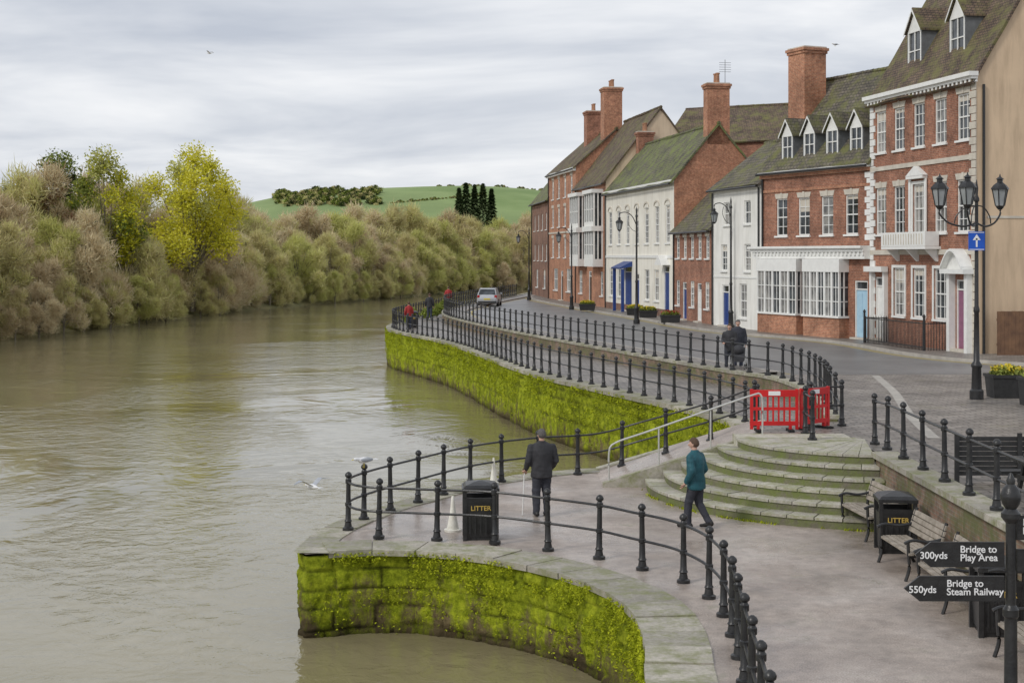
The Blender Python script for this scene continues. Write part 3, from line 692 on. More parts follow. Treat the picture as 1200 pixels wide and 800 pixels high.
def exC(wl,tr,gl,rf,Lh,zb):
    tr.box(0,Lh,.002,.12,9.05,9.2,'white_paint'); tr.box(0,Lh,.002,.03,4.1,4.2,'white_paint')
    tr.cyl((.3,.08,zb),(.3,.08,9.2),.05,.05,8,'black_iron')
house('white_cottage','C',9.3,11.9,3.4,'render_white','roof_slate_moss',opsC,'render_white',exC)
opsD=[(1.1+i*1.75,5.2,.85,1.3,S(cols=2,rows=4,lint='stone_trim')) for i in range(5)]+[(1.2,2.2,1.0,1.6,S(cols=2,rows=4)),(4.6,2.2,1.0,1.6,S(cols=2,rows=4)),(2.9,UP+.2,.95,2.3,S(door='white_paint')),(6.4,UP+.2,.95,2.3,S(door='blue_paint')),(8.1,2.2,.9,1.6,S(cols=2,rows=4))]
house('brick_cottage','D',7.05,9.9,2.9,'brick_red','roof_slate_moss',opsD,None,None)
opsE=[]
for i in range(7):
    x=1.5+i*2.7; opsE.append((x,6.2,1.1,2.5,S(cols=2,rows=6,fm='white_paint')))
for x in (4.3,6.8,14.8,17.4): opsE.append((x,2.3,1.2,2.1,S(cols=2,rows=4)))
opsE+=[(1.8,UP+.2,1.3,3.3,S(door='blue_paint')),(9.5,UP+.2,1.1,2.7,S(door='blue_paint')),(12.2,UP+.2,2.2,3.2,S(door='blue_paint'))]
def exE(wl,tr,gl,rf,Lh,zb):
    tr.box(0,Lh,.002,.25,10.15,10.3,'white_paint')
    tr.box(0,Lh,.002,.07,5.2,5.4,'white_paint')
    tr.box(0,Lh,.002,.04,zb-.15,zb+.5,'brick_brown')
    for i in range(7):
        x=1.5+i*2.7
        pr=[(x+.66*math.cos(math.pi*k/8),8.72+.3*math.sin(math.pi*k/8)) for k in range(9)]
        for k in range(8): tr.hexa([(pr[k][0],.002,pr[k][1]),(pr[k+1][0],.002,pr[k+1][1]),(pr[k+1][0],.06,pr[k+1][1]),(pr[k][0],.06,pr[k][1]),(pr[k][0],.002,pr[k][1]+.1),(pr[k+1][0],.002,pr[k+1][1]+.1),(pr[k+1][0],.06,pr[k+1][1]+.1),(pr[k][0],.06,pr[k][1]+.1)],'stone_trim')
    tr.hexa([(10.9,.002,4.6),(13.6,.002,4.6),(13.6,.9,4.4),(10.9,.9,4.4),(10.9,.002,4.95),(13.6,.002,4.95),(13.6,.95,4.5),(10.9,.95,4.5)],'blue_paint')
    for x in (11.0,13.5): tr.box(x-.1,x+.1,.6,.8,zb,4.4,'blue_paint')
    tr.hexa([(.9,.002,4.75),(2.7,.002,4.75),(2.7,.6,4.75),(.9,.6,4.75),(1.78,.002,5.4),(1.82,.002,5.4),(1.82,.6,5.4),(1.78,.6,5.4)],'white_paint')
    chimney(rf,.45,-3.0,12.6,16.6,.9,1.5,'brick_orange',2)
    chimney(rf,Lh-.5,-3.0,12.6,15.0,.8,1.2,'brick_red',2)
    tr.cyl((.5,-3.6,16.3),(.5,-3.6,18.2),.02,.02,5,'lead')
    for k in range(5): tr.cyl((.5,-4.0,17.4+k*.15),(.5,-3.2,17.4+k*.15),.012,.012,4,'lead')
house('white_terrace_house','E',10.35,13.9,3.0,'render_cream','roof_tile_green',opsE,'brick_orange',exE,gutter='black_iron')
opsF=[(5.9,8.2,.9,1.7,S(cols=2,rows=4)),(5.9,5.0,.9,1.7,S(cols=2,rows=4)),(1.5,2.2,1.1,1.9,S(cols=2,rows=4)),(6,UP+.2,1.2,2.7,S(door='dark_wood')),(10,2.2,1.4,1.9,S(cols=3,rows=4))]
def exF(wl,tr,gl,rf,Lh,zb):
    for (a,b_) in ((1.0,4.6),(7.2,10.8)):
        tr.box(a,b_,.002,.8,4.5,5.1,'white_paint'); tr.box(a-.1,b_+.1,.002,.95,7.3,7.7,'white_paint'); tr.box(a-.1,b_+.1,.002,.95,10.3,10.6,'white_paint')
        for z0,z1 in ((5.1,7.3),(7.7,10.3)):
            gl.face([(a,.7,z0),(b_,.7,z0),(b_,.7,z1),(a,.7,z1)],'glass'); gl.face([(a+.05,.0,z0),(a+.05,.7,z0),(a+.05,.7,z1),(a+.05,.0,z1)],'glass')
            for k in range(5): x=a+(b_-a)*k/4; tr.box(max(a,x-.09),min(b_,x+.09),.65,.8,z0,z1,'white_paint')
            tr.box(a,a+.12,.002,.12,z0,z1,'white_paint'); tr.box(a,a+.1,.35,.45,z0,z1,'white_paint')
            tr.box(a+.09,b_-.09,.66,.78,z0,z0+.35,'white_paint'); tr.box(a+.09,b_-.09,.68,.76,(z0+z1)/2,(z0+z1)/2+.06,'white_paint')
house('bay_fronted_house','F',11.3,16.9,4.4,'brick_orange','roof_tile_brown',opsF,'render_beige2',exF)
opsG=[(2+i*3,z,1.0,1.8,S(cols=2,rows=4,lint='stone_trim')) for i in range(4) for z in (5.2,8.0,10.6)]+[(3.3,2.2,2,2,S(cols=3,rows=2)),(9.5,2.2,2,2,S(cols=3,rows=2)),(6.4,UP+.2,1.1,2.6,S(door='dark_wood'))]
def exG(wl,tr,gl,rf,Lh,zb):
    tr.box(0,Lh,.002,.3,12.7,13.0,'white_paint'); tr.box(0,Lh,.002,.06,7.4,7.55,'stone_trim')
    chimney(rf,1.2,-3.4,14.5,20.0,1.5,1.6,'brick_orange',3); chimney(rf,7.8,-3.2,14.5,18.6,1.4,1.5,'brick_red',2)
house('tall_brick_house','G',13.1,16.3,3.6,'brick_orange','roof_tile_brown',opsG,'brick_orange',exG)
opsH=[(2+i*3.2,z,.9,1.6,S(cols=2,rows=4)) for i in range(4) for z in (4.9,7.9)]+[(3.5,2.2,1.6,1.8,S(cols=2,rows=2)),(9.5,2.2,1.6,1.8,S(cols=2,rows=2))]
house('end_brick_house','H',10.9,14.1,2.6,'brick_brown','roof_tile_green',opsH,'brick_brown',None)
def exI(wl,tr,gl,rf,Lh,zb):
    chimney(rf,3,-3,15,19.6,1.2,1.0,'brick_red',2)
house('large_brick_building','I',14.6,17.8,5.0,'brick_red','roof_tile_brown',[],None,None,pq=[(27,112),(12.6,120)],gutter=None)
house('rear_brick_house','J',12.0,15.2,4.0,'brick_brown','roof_slate_moss',[],None,None,pq=[(24,84),(18.5,97)],gutter=None)
mb=MB(); x=19.7
while x<30: mb.box(x,x+.145,58.9,58.93,UP+.1,UP+1.9+R.uniform(-.01,.01),'fence_wood'); x+=.15
mb.box(19.7,30,58.93,58.99,UP+.5,UP+.6,'fence_wood'); mb.box(19.7,30,58.93,58.99,UP+1.5,UP+1.6,'fence_wood')
mb.obj('timber_fence')

# ------------------------------------------------------------------ street lamps
def lantern(mb,c,s=1.0):
    x,y,z=c
    mb.lathe(c,[(.05*s,-.12*s),(.11*s,-.06*s),(.14*s,0)],6,'black_iron')
    mb.lathe(c,[(.135*s,0.005),(.23*s,.5*s)],6,'lamp_glass')
    for k in range(6):
        t=2*math.pi*k/6; mb.cyl((x+.14*s*math.cos(t),y+.14*s*math.sin(t),z),(x+.24*s*math.cos(t),y+.24*s*math.sin(t),z+.5*s),.016*s,.016*s,5,'black_iron')
    mb.lathe(c,[(.28*s,.5*s),(.28*s,.54*s),(.2*s,.64*s),(.09*s,.72*s),(.09*s,.8*s),(.13*s,.82*s),(.03*s,.9*s),(.01,.98*s)],6,'black_iron')
def lamppost(name,x,y,h,arms,z0=UP):
    mb=MB(); e=empty(name,(x,y,z0))
    mb.lathe((0,0,0),[(.2,0),(.2,.25),(.15,.3),(.13,.9),(.16,.95),(.16,1.0),(.09,1.1),(.07,2.5),(.09,2.53),(.09,2.6),(.062,2.7),(.05,h-.4),(.08,h-.37),(.08,h-.3),(.04,h-.2),(.05,h),(.01,h+.25)],12,'black_iron')
    for (dx,dy,style) in arms:
        d=Vector((dx,dy,0))
        if style=='up':
            pts=[Vector((0,0,h-1.0)),d*.35+Vector((0,0,h-1.1)),d*.75+Vector((0,0,h-1.0)),d+Vector((0,0,h-.75)),d+Vector((0,0,h-.62))]
            mb.tube(catmull(pts,.08),.028,8,'black_iron')
            mb.tube(catmull([Vector((0,0,h-.5)),d*.3+Vector((0,0,h-.55)),d*.55+Vector((0,0,h-.8)),d*.6+Vector((0,0,h-1.02))],.08),.018,6,'black_iron')
            lantern(mb,(dx,dy,h-.5),.95)
        else:
            pts=[Vector((0,0,h-.9)),d*.25+Vector((0,0,h-.35)),d*.6+Vector((0,0,h-.1)),d*.95+Vector((0,0,h-.15)),d+Vector((0,0,h-.3))]
            mb.tube(catmull(pts,.08),.026,8,'black_iron')
            mb.tube(catmull([Vector((0,0,h-1.3)),d*.3+Vector((0,0,h-1.1)),d*.5+Vector((0,0,h-.7)),d*.45+Vector((0,0,h-.3))],.08),.016,6,'black_iron')
            lantern(mb,(dx,dy,h-1.15),.85)
    mb.obj('post_and_lanterns',e,smooth=True,angle=35); return e
e=lamppost('street_lamp',13.45,42,6.1,[(.78,.3,'up'),(-1.05,.05,'up'),(-.48,-.7,'up')])
mb=MB(); mb.box(-.27,.2,-.12,-.1,4.3,4.85,'blue_sign'); mb.box(-.25,.18,-.123,-.1205,4.32,4.34,'white_text'); mb.box(-.25,.18,-.123,-.1205,4.81,4.83,'white_text')
mb.box(-.06,-.01,-.124,-.121,4.40,4.65,'white_text'); mb.face([(-.15,-.124,4.60),(.08,-.124,4.60),(-.035,-.124,4.77)],'white_text'); mb.obj('one_way_sign',e)
lamppost('street_lamp',12.3,81.5,7.2,[(-.95,-.1,'hang')])
lamppost('street_lamp',7.6,88.5,6.9,[(-1.05,0,'hang')])
lamppost('street_lamp',4.6,112,6.4,[(-1.0,0,'hang')])
lamppost('street_lamp',1.6,136,6.6,[(-1.0,0,'hang')])

# ------------------------------------------------------------------ furniture
def litter_bin(x,y,rz=0,z=0):
    e=empty('litter_bin',(x,y,z),rz); mb=MB()
    mb.box(-.27,.27,-.27,.27,0,.07,'black_iron')
    mb.hexa([(-.29,-.29,.07),(.29,-.29,.07),(.29,.29,.07),(-.29,.29,.07),(-.32,-.32,.72),(.32,-.32,.72),(.32,.32,.72),(-.32,.32,.72)],'black_iron')
    for sx_ in (-1,1):
        for sy_ in (-1,1): mb.box(sx_*.3-.035,sx_*.3+.035,sy_*.3-.035,sy_*.3+.035,0,.98,'black_iron')
    mb.box(-.31,.31,-.325,-.285,.72,.8,'black_iron'); mb.box(-.31,.31,.285,.325,.72,.8,'black_iron')
    mb.box(-.26,.26,-.26,.26,.60,.73,'tyre')
    mb.box(-.35,.35,-.35,.35,.92,.98,'black_iron')
    mb.lathe((0,0,.98),[(.47,0),(.40,.05),(.2,.09),(.05,.11)],4,'black_iron',math.pi/4)
    for k in range(5): mb.box(-.22+.1*k,-.19+.1*k,-.33,-.31,.14,.5,'black_iron')
    mb.obj('bin_body',e)
    text('LITTER',.125,(0,-.329,.57),(math.pi/2,0,0),'gold_text',e,'CENTER')
litter_bin(-.6,27.55,.05); litter_bin(6.95,26.3,-.1); litter_bin(6.9,20.6,-.1); litter_bin(-6.3,92,0,TER)
def bench(x,y,rz,z=0,L_=1.6):
    e=empty('park_bench',(x,y,z),rz); mb=MB()
    for k in range(5): mb.box(-.38+.1*k,-.30+.1*k,-L_/2,L_/2,.43,.465,'bench_wood')
    for k in range(4):
        z0=.55+.095*k; xo=.13+.028*k; mb.hexa([(xo,-L_/2,z0),(xo+.03,-L_/2,z0),(xo+.03,L_/2,z0),(xo,L_/2,z0),(xo+.022,-L_/2,z0+.075),(xo+.052,-L_/2,z0+.075),(xo+.052,L_/2,z0+.075),(xo+.022,L_/2,z0+.075)],'bench_wood')
    for yy in (-L_/2+.06,L_/2-.06):
        mb.tube(catmull([(-.42,yy,0),(-.36,yy,.2),(-.37,yy,.42),(-.38,yy,.64)],.08),.028,6,'black_iron')
        mb.tube(catmull([(.22,yy,0),(.12,yy,.2),(.14,yy,.45),(.2,yy,.7),(.27,yy,.95)],.08),.028,6,'black_iron')
        mb.tube(catmull([(-.44,yy,.62),(-.3,yy,.67),(-.05,yy,.64),(.19,yy,.68)],.08),.026,6,'black_iron')
        mb.box(-.38,.16,yy-.02,yy+.02,.39,.43,'black_iron')
    mb.obj('bench_body',e,smooth=True,angle=30)
bench(6.95,27.9,.1); bench(6.85,24.6,.05); bench(6.85,22.4,0); bench(6.85,18.6,0)
def barrier(x,y,rz,w=1.05):
    e=empty('plastic_barrier',(x,y,UP),rz); mb=MB()
    mb.box(-w/2,w/2,-.025,.025,.82,.98,'red_plastic'); mb.box(-w/2,w/2,-.025,.025,.14,.24,'red_plastic'); mb.box(-w/2,w/2,-.02,.02,.5,.57,'red_plastic')
    for s_ in (-1,1): mb.box(s_*(w/2-.04)-.035,s_*(w/2-.04)+.035,-.027,.027,.05,1.0,'red_plastic')
    k=-w/2+.14
    while k<w/2-.1: mb.box(k,k+.04,-.015,.015,.24,.82,'red_plastic'); k+=.13
    for s_ in (-1,1): mb.box(s_*w*.33-.06,s_*w*.33+.06,-.24,.24,0,.055,'tyre'); mb.box(s_*w*.33-.03,s_*w*.33+.03,-.05,.05,.05,.14,'red_plastic')
    mb.box(-.14,.14,-.032,-.026,.85,.95,'white_text')
    mb.obj('barrier_panel',e)
barrier(6.2,34.3,0,1.15); barrier(7.25,34.75,math.radians(38),1.05)
fp=empty('fingerpost_sign',(4.47,13,0)); mb=MB()
mb.lathe((0,0,0),[(.14,0),(.14,.2),(.10,.3),(.085,1.0),(.10,1.1),(.085,1.2),(.06,1.3),(.055,2.1),(.07,2.12),(.07,2.18),(.045,2.22),(.045,2.95),(.07,2.98),(.085,3.0),(.085,3.04),(.05,3.08),(.075,3.12),(.09,3.17),(.09,3.2),(.07,3.26),(.035,3.3),(.04,3.33),(.03,3.36),(.008,3.40)],16,'black_iron')
def arm(z,l,h,tip=.14):
    mb.add([(-.06,-.012,z-h/2),(-.06,-.012,z+h/2),(-l+tip,-.012,z+h/2),(-l,-.012,z),(-l+tip,-.012,z-h/2),(-.06,.012,z-h/2),(-.06,.012,z+h/2),(-l+tip,.012,z+h/2),(-l,.012,z),(-l+tip,.012,z-h/2)],
     [(0,1,2,3,4),(9,8,7,6,5),(0,5,6,1),(1,6,7,2),(2,7,8,3),(3,8,9,4),(4,9,5,0)],'black_iron')
arm(2.67,.86,.225); arm(2.365,.96,.225)
mb.box(.05,.75,-.012,.012,2.8,3.02,'black_iron'); mb.box(.05,.6,-.012,.012,2.52,2.72,'black_iron')
mb.tube(catmull([(0,0,2.5),(-.1,-.0,2.53),(-.2,0,2.52)],.03),.012,6,'black_iron')
mb.obj('post_and_arms',fp,smooth=True,angle=30)
for zz,b1,b2 in ((2.67,'300yds','Bridge to\nPlay Area'),(2.365,'550yds','Bridge to\nSteam Railway')):
    l=.84 if zz>2.5 else .94
    text(b1,.088,(-l+.02,-.016,zz-.035),(math.pi/2,0,0),'white_text',fp); text(b2,.088,(-l+.40-(.02 if zz>2.5 else .04),-.016,zz+.02),(math.pi/2,0,0),'white_text',fp)
text('Bewdley\nMuseum',.088,(.1,-.016,2.93),(math.pi/2,0,0),'white_text',fp)
def leafblob(mb,c,r,n,s,mat):
    for _ in range(n):
        while True:
            p=Vector((R.uniform(-1,1),R.uniform(-1,1),R.uniform(-1,1)))
            if p.length<1: break
        q=Vector((c[0]+p.x*r[0],c[1]+p.y*r[1],c[2]+p.z*r[2])); a=Vector((R.uniform(-1,1),R.uniform(-1,1),R.uniform(-1,1)))*s; b_=Vector((R.uniform(-1,1),R.uniform(-1,1),R.uniform(-1,1)))*s
        mb.face([q-a*.5,q+b_*.5,q+a*.5,q-b_*.5],mat)
def planter(x,y,w,d,h,z=UP,name='flower_planter',fl_='flower_yellow'):
    e=empty(name,(x,y,z)); mb=MB()
    mb.hexa([(-w*.45,-d*.45,0),(w*.45,-d*.45,0),(w*.45,d*.45,0),(-w*.45,d*.45,0),(-w/2,-d/2,h),(w/2,-d/2,h),(w/2,d/2,h),(-w/2,d/2,h)],'black_board')
    for (x0,x1,y0,y1) in ((-w/2-.03,w/2+.03,-d/2-.03,-d/2+.05),(-w/2-.03,w/2+.03,d/2-.05,d/2+.03),(-w/2-.03,-w/2+.05,-d/2+.05,d/2-.05),(w/2-.05,w/2+.03,-d/2+.05,d/2-.05)): mb.box(x0,x1,y0,y1,h-.06,h+.03,'black_board')
    mb.obj('tub',e); mb=MB(); leafblob(mb,(0,0,h+.08),(w*.48,d*.48,.2),500,.13,'leaf_green'); leafblob(mb,(0,0,h+.2),(w*.45,d*.45,.12),220,.10,fl_); mb.obj('flowers',e,recalc=False)
planter(14.55,42.6,1.1,.8,.65); planter(14.6,40.2,.9,.8,.75)
for (x,y) in ((8.9,95),(8.4,99),(5.6,108),(9.6,88)): planter(x,y,1.2,.5,.45,UP+.1,'flower_planter','flower_red' if x>9 else 'flower_yellow')
def picnic(x,y,rz):
    e=empty('picnic_table',(x,y,UP),rz); mb=MB()
    for k in range(5): mb.box(-.9,.9,-.37+.15*k,-.24+.15*k,.71,.75,'black_board')
    for s_ in (-1,1):
        for k in range(2): mb.box(-.9,.9,s_*.7-.13+.135*k,s_*.7-.01+.135*k,.42,.46,'black_board')
    for xx in (-.6,.6):
        for s_ in (-1,1): mb.hexa([(xx-.03,s_*.62-.04,0),(xx+.03,s_*.62-.04,0),(xx+.03,s_*.62+.04,0),(xx-.03,s_*.62+.04,0),(xx-.03,s_*.25-.04,.71),(xx+.03,s_*.25-.04,.71),(xx+.03,s_*.25+.04,.71),(xx-.03,s_*.25+.04,.71)],'black_board')
        mb.box(xx-.035,xx+.035,-.8,.8,.34,.42,'black_board')
    mb.obj('table_and_seats',e)
picnic(9.3,24.3,.05)
mb=MB()
for k in range(8): mb.box(8.15,10.6,26.6,26.64,UP+.12+.09*k,UP+.20+.09*k,'black_board')
for x in (8.15,9.3,10.6): mb.box(x-.04,x+.04,26.55,26.6,UP,UP+.9,'black_board')
mb.obj('slatted_screen')
mb=MB(); mb.lathe((-1.15,28.2,.0),[(.17,0),(.17,.04),(.12,.05),(.06,.35),(.03,.66),(.02,.68)],14,'cream_plastic'); mb.obj('marker_cone',smooth=True)
mb=MB(); mb.lathe((-.43,34.0,.02),[(.12,0),(.12,.03),(.09,.04),(.05,.3),(.02,.6)],14,'cream_plastic'); mb.obj('marker_cone',smooth=True)

# ------------------------------------------------------------------ car
def car(x,y,rz):
    e=empty('parked_car',(x,y,UP+.005),rz); mb=MB()
    st=[(-2.1,.74,.38,.80),(-2.02,.84,.26,.93),(-1.6,.89,.22,.96),(-.6,.9,.2,.95),(.6,.9,.2,.93),(1.2,.89,.22,.9),(1.75,.86,.24,.8),(2.02,.78,.28,.68),(2.12,.65,.36,.58)]
    rings=[]
    for (yy,w,z0,z1) in st:
        rings.append([(-w*.9,yy,z0),(-w,yy,z0+.15),(-w,yy,(z0+z1)/2+.05),(-w*.95,yy,z1),(-w*.5,yy,z1+.03),(w*.5,yy,z1+.03),(w*.95,yy,z1),(w,yy,(z0+z1)/2+.05),(w,yy,z0+.15),(w*.9,yy,z0)])
    vs=[p for r in rings for p in r]; n=10; fs=[(i*n+k,i*n+(k+1)%n,(i+1)*n+(k+1)%n,(i+1)*n+k) for i in range(len(st)-1) for k in range(n)]
    fs+=[tuple(range(n)),tuple(range((len(st)-1)*n,len(st)*n))]; mb.add(vs,fs,'silver_paint')
    cab=[(-1.98,.78,.95,.74,.95),(-1.62,.80,.95,.62,1.42),(-.9,.82,.95,.64,1.48),(.1,.82,.95,.63,1.46),(.45,.8,.95,.6,1.36),(1.15,.76,.9,.7,.92)]
    vs=[]
    for (yy,wb,zb_,wt,zt) in cab: vs+=[(-wb,yy,zb_-.02),(-wt,yy,zt),(wt,yy,zt),(wb,yy,zb_-.02)]
    G,Sp='glass','silver_paint'
    for i in range(len(cab)-1):
        a=i*4
        mb.face([vs[a],vs[a+1],vs[a+5],vs[a+4]],G); mb.face([vs[a+2],vs[a+3],vs[a+7],vs[a+6]],G)
        mb.face([vs[a+1],vs[a+2],vs[a+6],vs[a+5]],G if i in (0,4) else Sp)
    for i in range(1,5):
        for s_ in (1,2): mb.cyl(vs[i*4+(0 if s_==1 else 3)],vs[i*4+s_],.035,.03,6,Sp)
    for i in range(len(cab)-1):
        for s_ in (1,2): mb.cyl(vs[i*4+s_],vs[i*4+4+s_],.035,.035,6,Sp)
    for yy in (-1.3,1.35):
        for s_ in (-1,1):
            mb.cyl((s_*.72,yy,.31),(s_*.92,yy,.31),.31,.31,20,'tyre'); mb.cyl((s_*.90,yy,.31),(s_*.925,yy,.31),.19,.19,14,'silver_paint')
    for s_ in (-1,1): mb.box(s_*.7-.1,s_*.7+.1,-2.1,-1.98,.72,.92,'red_lamp'); mb.box(s_*.95-.08,s_*.95+.08,.6,.7,.95,1.08,'silver_paint'); mb.box(s_*.62-.14,s_*.62+.14,2.0,2.1,.56,.66,'lamp_glass')
    mb.box(-.27,.27,-2.125,-2.1,.55,.66,'flower_yellow'); mb.box(-.75,.75,-2.13,-2.0,.3,.42,'tyre')
    mb.obj('car_body',e,smooth=True,angle=35)
car(-1.9,121,math.radians(-4))

# ------------------------------------------------------------------ people
def remesh(mb,name,parent,voxel,it=4):
    o=mb.obj(name+'_src'); md=o.modifiers.new('r','REMESH'); md.mode='VOXEL'; md.voxel_size=voxel
    ms=o.modifiers.new('s','SMOOTH'); ms.factor=.5; ms.iterations=it
    dg=bpy.context.evaluated_depsgraph_get(); me=bpy.data.meshes.new_from_object(o.evaluated_get(dg))
    me.polygons.foreach_set('use_smooth',[True]*len(me.polygons)); mat=o.data.materials[0]
    bpy.data.objects.remove(o); me.materials.clear(); me.materials.append(mat)
    for v_ in me.vertices:
        c=v_.co; d=noise.noise((c.x*9,c.y*9,c.z*5))*.013+noise.noise((c.x*3+5,c.y*3,c.z*16))*.008; v_.co=c+v_.normal*d
    for p in me.polygons: p.material_index=0
    n=bpy.data.objects.new(name,me); sc.collection.objects.link(n); n.parent=parent
def limb(mb,a,b_,r0,r1,mat):
    mb.cyl(a,b_,r0,r1,14,mat); mb.ball(a,r0,mat); mb.ball(b_,r1,mat)
def human(name,loc,yaw,J,up,low,hair,h=1.75,voxel=.016,lean=(0,0),headturn=0,extra=None,hem=.80,bulk=1.0):
    e=empty(name,loc,yaw); s=h/1.75; e.scale=(s,s,s); K=bulk
    D=dict(hipL=(-.1,0,.9),hipR=(.1,0,.9),kneL=(-.1,.03,.49),kneR=(.1,.03,.49),ankL=(-.1,-.01,.1),ankR=(.1,-.01,.1),elL=(-.27,-.03,1.15),elR=(.27,-.03,1.15),wrL=(-.28,.05,.9),wrR=(.28,.05,.9)); D.update(J)
    lx,ly=lean
    sh=lambda z:(lx*(z-.9)/.6,ly*(z-.9)/.6)
    m_=MB(); kb=(1+K)/2
    for s_ in 'LR':
        limb(m_,D['hip'+s_],D['kne'+s_],.105*kb,.08*kb,low); limb(m_,D['kne'+s_],D['ank'+s_],.079*kb,.064*kb,low)
    m_.lathe((0,0,0),[(.12,.80),(.17*K,.86),(.175*K,.95),(.15*K,1.0)],16,low,0,1,.75); remesh(m_,'trousers',e,voxel)
    m_=MB()
    for s_ in 'LR':
        a=Vector(D['ank'+s_]); k=Vector(D['kne'+s_])
        t=D.get('toe'+s_); t=Vector(t) if t else a+Vector((0,.19,-.06))
        d=(t-a); d.z=0; d.normalize()
        heel=a-d*.06+Vector((0,0,-.045)); toe=Vector((t.x,t.y,t.z+.0))
        m_.cyl(a+Vector((0,0,.02)),heel+Vector((0,0,.0)),.045,.048,12,'shoe'); limb(m_,heel,toe,.046,.036,'shoe')
    remesh(m_,'shoes',e,.012,2)
    m_=MB()
    rings=[(.185*K,hem,.145*K),(.195*K,hem+.03,.15*K),(.188*K,.95,.145*K),(.185*K,1.08,.142*K),(.198*K,1.22,.145*K),(.208*K,1.34,.14*K),(.2*K,1.41,.122*K),(.155*K,1.465,.10),(.088,1.50,.085),(.07,1.53,.075)]
    vs=[];n=20
    for (rx,z,ry) in rings:
        ox,oy=sh(z)
        for k in range(n):
            t=2*math.pi*k/n; vs.append((ox+rx*math.cos(t),oy+ry*math.sin(t),z))
    fs=[(i*n+k,i*n+(k+1)%n,(i+1)*n+(k+1)%n,(i+1)*n+k) for i in range(len(rings)-1) for k in range(n)]+[tuple(range(n))[::-1],tuple(range((len(rings)-1)*n,len(rings)*n))]
    m_.add(vs,fs,up)
    ox,oy=sh(1.4)
    for s_,sg in (('L',-1),('R',1)):
        S_=(sg*.188*K+ox,oy,1.39); limb(m_,S_,D['el'+s_],.076*kb,.066*kb,up); limb(m_,D['el'+s_],D['wr'+s_],.066*kb,.05*kb,up)
    remesh(m_,'jacket',e,voxel)
    ox,oy=sh(1.55); hx,hy=sh(1.65)
    m_=MB(); m_.cyl((ox,oy,1.46),(hx,hy+.01,1.58),.058,.055,14,'skin')
    vs=[];n=20;mm=14; ct,st_=math.cos(headturn),math.sin(headturn)
    def hp(x,y,z): return (hx+x*ct-y*st_,hy+.015+x*st_+y*ct,1.64+z)
    def headpt(th,ph,g=0):
        x=math.sin(th)*math.cos(ph);y=math.sin(th)*math.sin(ph);z=math.cos(th)
        rx,ry,rz=.077+g,.096+g,.115+g
        if z<-.1: 
            f=1+.35*(z+.1); x*=f
            if y<0: y*=1+.5*(z+.1)
        return x*rx,y*ry,z*rz
    for j in range(mm+1):
        for k in range(n):
            th=max(.02,min(math.pi-.02,math.pi*j/mm)); x,y,z=headpt(th,2*math.pi*k/n); vs.append(hp(x,y,z))
    fs=[(j*n+k,j*n+(k+1)%n,(j+1)*n+(k+1)%n,(j+1)*n+k) for j in range(mm) for k in range(n)]
    m_.add(vs,fs+[tuple(range(n)),tuple(range(mm*n,(mm+1)*n))],'skin')
    m_.cyl(hp(0,.088,.01),hp(0,.111,-.028),.01,.016,8,'skin'); m_.ball(hp(0,.107,-.03),.014,'skin')
    for s_ in (-1,1): m_.ball(hp(s_*.079,-.005,-.01),.024,'skin',.45,.8,1.2); m_.ball(hp(s_*.032,.085,.012),.010,'gull_white'); m_.ball(hp(s_*.032,.0935,.012),.005,'tyre'); m_.cyl(hp(s_*.018,.093,.033),hp(s_*.048,.083,.035),.005,.004,6,hair)
    m_.cyl(hp(-.022,.089,-.058),hp(.022,.089,-.058),.006,.006,6,'terracotta')
    m_.obj('head',e,smooth=True,angle=60)
    m_=MB(); vs=[]
    for j in range(mm+1):
        for k in range(n):
            ph=2*math.pi*k/n; fr=math.sin(ph); lim=math.pi*(.36 if fr>.45 else (.36+.3*(0.45-fr)/.8 if fr>-.35 else .68))
            th=max(.02,lim*j/mm); g=.014*(1 if j<mm else -.2)+noise.noise((th*6,ph*3,loc[0]))*.006
            x,y,z=headpt(th,ph,g); vs.append(hp(x,y,z))
    m_.add(vs,fs+[tuple(range(n))],hair); m_.obj('hair',e,smooth=True,angle=80)
    m_=MB()
    for s_,sg in (('L',-1),('R',1)):
        w=Vector(D['wr'+s_]); el=Vector(D['el'+s_]); d=(w-el).normalized(); side=d.cross(Vector((0,1,0)) if abs(d.y)<.8 else Vector((0,0,1))).normalized(); nn=d.cross(side)
        m_.cyl(w-d*.03,w+d*.05,.028,.03,10,'skin'); w=w+d*.035; m_.hexa([tuple(w+d*a+side*b_+nn*c) for c in (-.014,.014) for a,b_ in ((.0,-.028),(.0,.028),(.09,.04),(.09,-.04))],'skin')
        curl=nn*(-1 if nn.y<0 else 1)
        for k in range(4):
            b0=w+d*.088+side*(-.03+.02*k); l=(.036,.042,.04,.03)[k]
            b1=b0+d*l+curl*.008; b2=b1+(d*.6+curl*.8).normalized()*l*.8
            m_.cyl(b0,b1,.0095,.009,8,'skin'); m_.cyl(b1,b2,.009,.007,8,'skin'); m_.ball(b1,.0092,'skin',n=8,m_=5)
        t0=w+d*.03+side*.028*-1; t1=t0+(d*.5-side*.75+curl*.3).normalized()*.04; t2=t1+(d*.9-side*.1+curl*.3).normalized()*.032
        m_.cyl(t0,t1,.012,.011,8,'skin'); m_.cyl(t1,t2,.0105,.008,8,'skin')
    m_.obj('hands',e,smooth=True,angle=50)
    if extra: extra(e)
    return e
def stick(e):
    mb=MB(); mb.cyl((-.35,.20,.005),(-.31,.20,.86),.011,.012,8,'white_paint'); mb.tube(catmull([(-.31,.20,.86),(-.31,.22,.92),(-.31,.26,.93),(-.31,.30,.91)],.02),.013,8,'dark_wood'); mb.obj('walking_stick',e,smooth=True)
